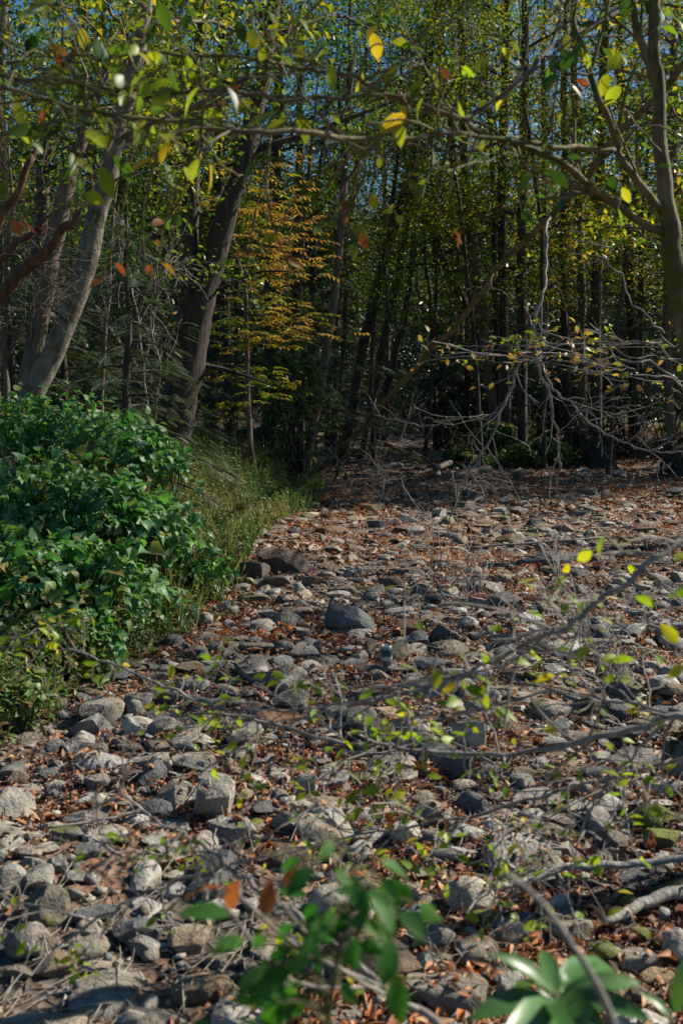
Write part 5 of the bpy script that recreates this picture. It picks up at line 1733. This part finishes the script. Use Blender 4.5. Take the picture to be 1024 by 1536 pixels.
for i, (lab, pts, w0, w1, lift, bk) in enumerate(LOGS):
    q, rr = [], []
    for k, (a, c) in enumerate(pts):
        e = G(a, c)
        w_ = w0 + (w1 - w0) * k / (len(pts) - 1)
        rad_ = w_ * .5 / F * e[1]
        e[2] = height(e[0], e[1])[0] + rad_ * .8 + lift
        q.append(e)
        rr.append(rad_)
    s = smooth_path(np.c_[np.array(q), np.array(rr)], 6, .004, i)
    root = thing('log' if w1 > 8 else 'stick', s[0, :3], lab, 'log' if w1 > 8 else 'stick')
    tb = MB()
    tb.tube(s[:, :3], s[:, 3], 12, rough=.07, seed=i)
    g = np.random.default_rng(i)
    for k in range(3):
        p0, r0 = interp_path(s[:, :3], s[:, 3], g.uniform(.2, .9))
        p, r = limb(p0, g.normal(size=3) + np.array([0, 0, .6]), r0 * 5, r0 * .3, g, 0, 4, .2)
        tb.tube(p, r, 5)
    tb.build('wood', bk, root, org=s[0, :3])

# undercut stumps with dangling roots
for i, (px, py, d, rr_, lab) in enumerate([(892, 655, 23, .5, 'dark undercut stump with hanging roots beside the leaf filled side channel'), (1022, 672, 21, .62, 'bigger undercut stump at the far right end of the side channel'), (500, 668, 27, .45, 'dark root mass at the left side of the shaded upstream bed')]):
    g = np.random.default_rng(1500 + i)
    b = P(px, py, d)
    b[2] = height(b[0], b[1])[0]
    root = thing('stump', b, lab, 'stump', 'undercut stumps')
    tb = MB()
    z = np.linspace(-.1, .7, 7)
    rr_ *= .75
    tb.tube(np.c_[b[0] + g.normal(size=7) * .04, np.full(7, b[1]), b[2] + z], rr_ * np.array([1.25, 1.1, 1.0, .85, .75, .66, .5]), 14, rough=.2, seed=i)
    for k in range(26):
        a = g.uniform(0, 6.28)
        h0 = g.uniform(.2, .95)
        p, r = limb(b + np.array([math.cos(a) * rr_ * .7, math.sin(a) * rr_ * .7, h0]), (math.cos(a), math.sin(a), g.uniform(-.5, .3)), g.uniform(.5, 1.2), g.uniform(.02, .06), g, .10, 7, .2)
        p[:, 2] = np.maximum(p[:, 2], height(p[:, 0], p[:, 1]))
        tb.tube(p, r, 5)
    tb.build('trunk', 'dark_bark', root, org=b)

# ------------------------------------------------------------------ discarded can between the stones
e = G(580, 1006)
e[2] = height(e[0], e[1])[0] + .03
can = thing('can', e, 'discarded blue and white drink can standing between stones', 'can', None)
can.rotation_euler = (R(6), R(-5), .4)
prof = [(0, 0), (.024, 0), (.027, .006), (.033, .014), (.033, .108), (.029, .118), (.0265, .122)]
prof = [(a, b_) for a, b_ in prof]


def lathe(prof, n=28):
    V, Fc = [], []
    for r_, z_ in prof:
        for k in range(n):
            a = k / n * 6.2832
            V.append((r_ * math.cos(a), r_ * math.sin(a), z_))
    for i in range(len(prof) - 1):
        for k in range(n):
            Fc.append((i * n + k, i * n + (k + 1) % n, (i + 1) * n + (k + 1) % n, (i + 1) * n + k))
    return np.array(V), np.array(Fc)


def can_mat():
    m, t, nd, out = mat('printed_can')
    L = t.links.new
    tc = nd('TexCoord')
    sx = nd('SeparateXYZ')
    L(tc.outputs['Object'], sx.inputs[0])
    n = nd('TexNoise')
    n.inputs['Scale'].default_value = 45
    L(tc.outputs['Object'], n.inputs['Vector'])
    ad = nd('Math', operation='MULTIPLY_ADD')
    ad.inputs[1].default_value = .03
    L(n.outputs['Fac'], ad.inputs[0])
    L(sx.outputs[2], ad.inputs[2])
    ml = nd('Math', operation='MULTIPLY')
    ml.inputs[1].default_value = 7
    L(ad.outputs[0], ml.inputs[0])
    r = ramp(nd, [(0, (.16, .20, .22)), (.38, (.12, .17, .2)), (.45, (.5, .55, .55)), (.52, (.35, .42, .44)), (.58, (.03, .07, .11)), (.8, (.025, .055, .09)), (.9, (.2, .26, .3))])
    L(ml.outputs[0], r.inputs[0])
    p = nd('BsdfPrincipled')
    p.inputs['Metallic'].default_value = .35
    p.inputs['Roughness'].default_value = .42
    L(r.outputs[0], p.inputs['Base Color'])
    L(p.outputs[0], out.inputs[0])
    return m


def metal_mat():
    m, t, nd, out = mat('can_metal')
    p = nd('BsdfPrincipled')
    p.inputs['Base Color'].default_value = (.5, .52, .53, 1)
    p.inputs['Metallic'].default_value = .9
    p.inputs['Roughness'].default_value = .35
    t.links.new(p.outputs[0], out.inputs[0])
    return m


mb = MB()
mb.add(*lathe(prof))
mb.build('body', can_mat(), can)
mb = MB()
mb.add(*lathe([(.0268, .1205), (.0275, .1235), (.026, .1245), (.0245, .121), (.012, .1205), (.0005, .1205)]))
mb.build('lid', metal_mat(), can)

# shallow seep at the right with leaves in it
def water_mat():
    m, t, nd, out = mat('shallow_water')
    L = t.links.new
    tr = nd('BsdfTransparent')
    tr.inputs[0].default_value = (.75, .6, .42, 1)
    gl = nd('BsdfGlossy')
    gl.inputs['Roughness'].default_value = .04
    fr = nd('Fresnel')
    fr.inputs[0].default_value = 1.33
    n = nd('TexNoise')
    n.inputs['Scale'].default_value = 9
    bp = nd('Bump')
    bp.inputs['Strength'].default_value = .12
    L(n.outputs['Fac'], bp.inputs['Height'])
    L(bp.outputs[0], gl.inputs['Normal'])
    mx = nd('MixShader')
    L(fr.outputs[0], mx.inputs[0])
    L(tr.outputs[0], mx.inputs[1])
    L(gl.outputs[0], mx.inputs[2])
    L(mx.outputs[0], out.inputs[0])
    return m


mb = MB()
e = G(1010, 1085)
n = 40
a = np.arange(n) / n * 6.2832
rr = 1 + .25 * np.sin(a * 3 + 1) + .12 * np.sin(a * 5)
V = np.stack([e[0] + .2 + np.cos(a) * rr * .55, e[1] + np.sin(a) * rr * .65, np.full(n, e[2] + .012)], 1)
V = np.vstack([V, [[e[0] + .2, e[1], e[2] + .012]]])
mb.add(V, np.array([(k, (k + 1) % n, n) for k in range(n)]))
wt = mb.build('water', water_mat())
wt['kind'] = 'structure'
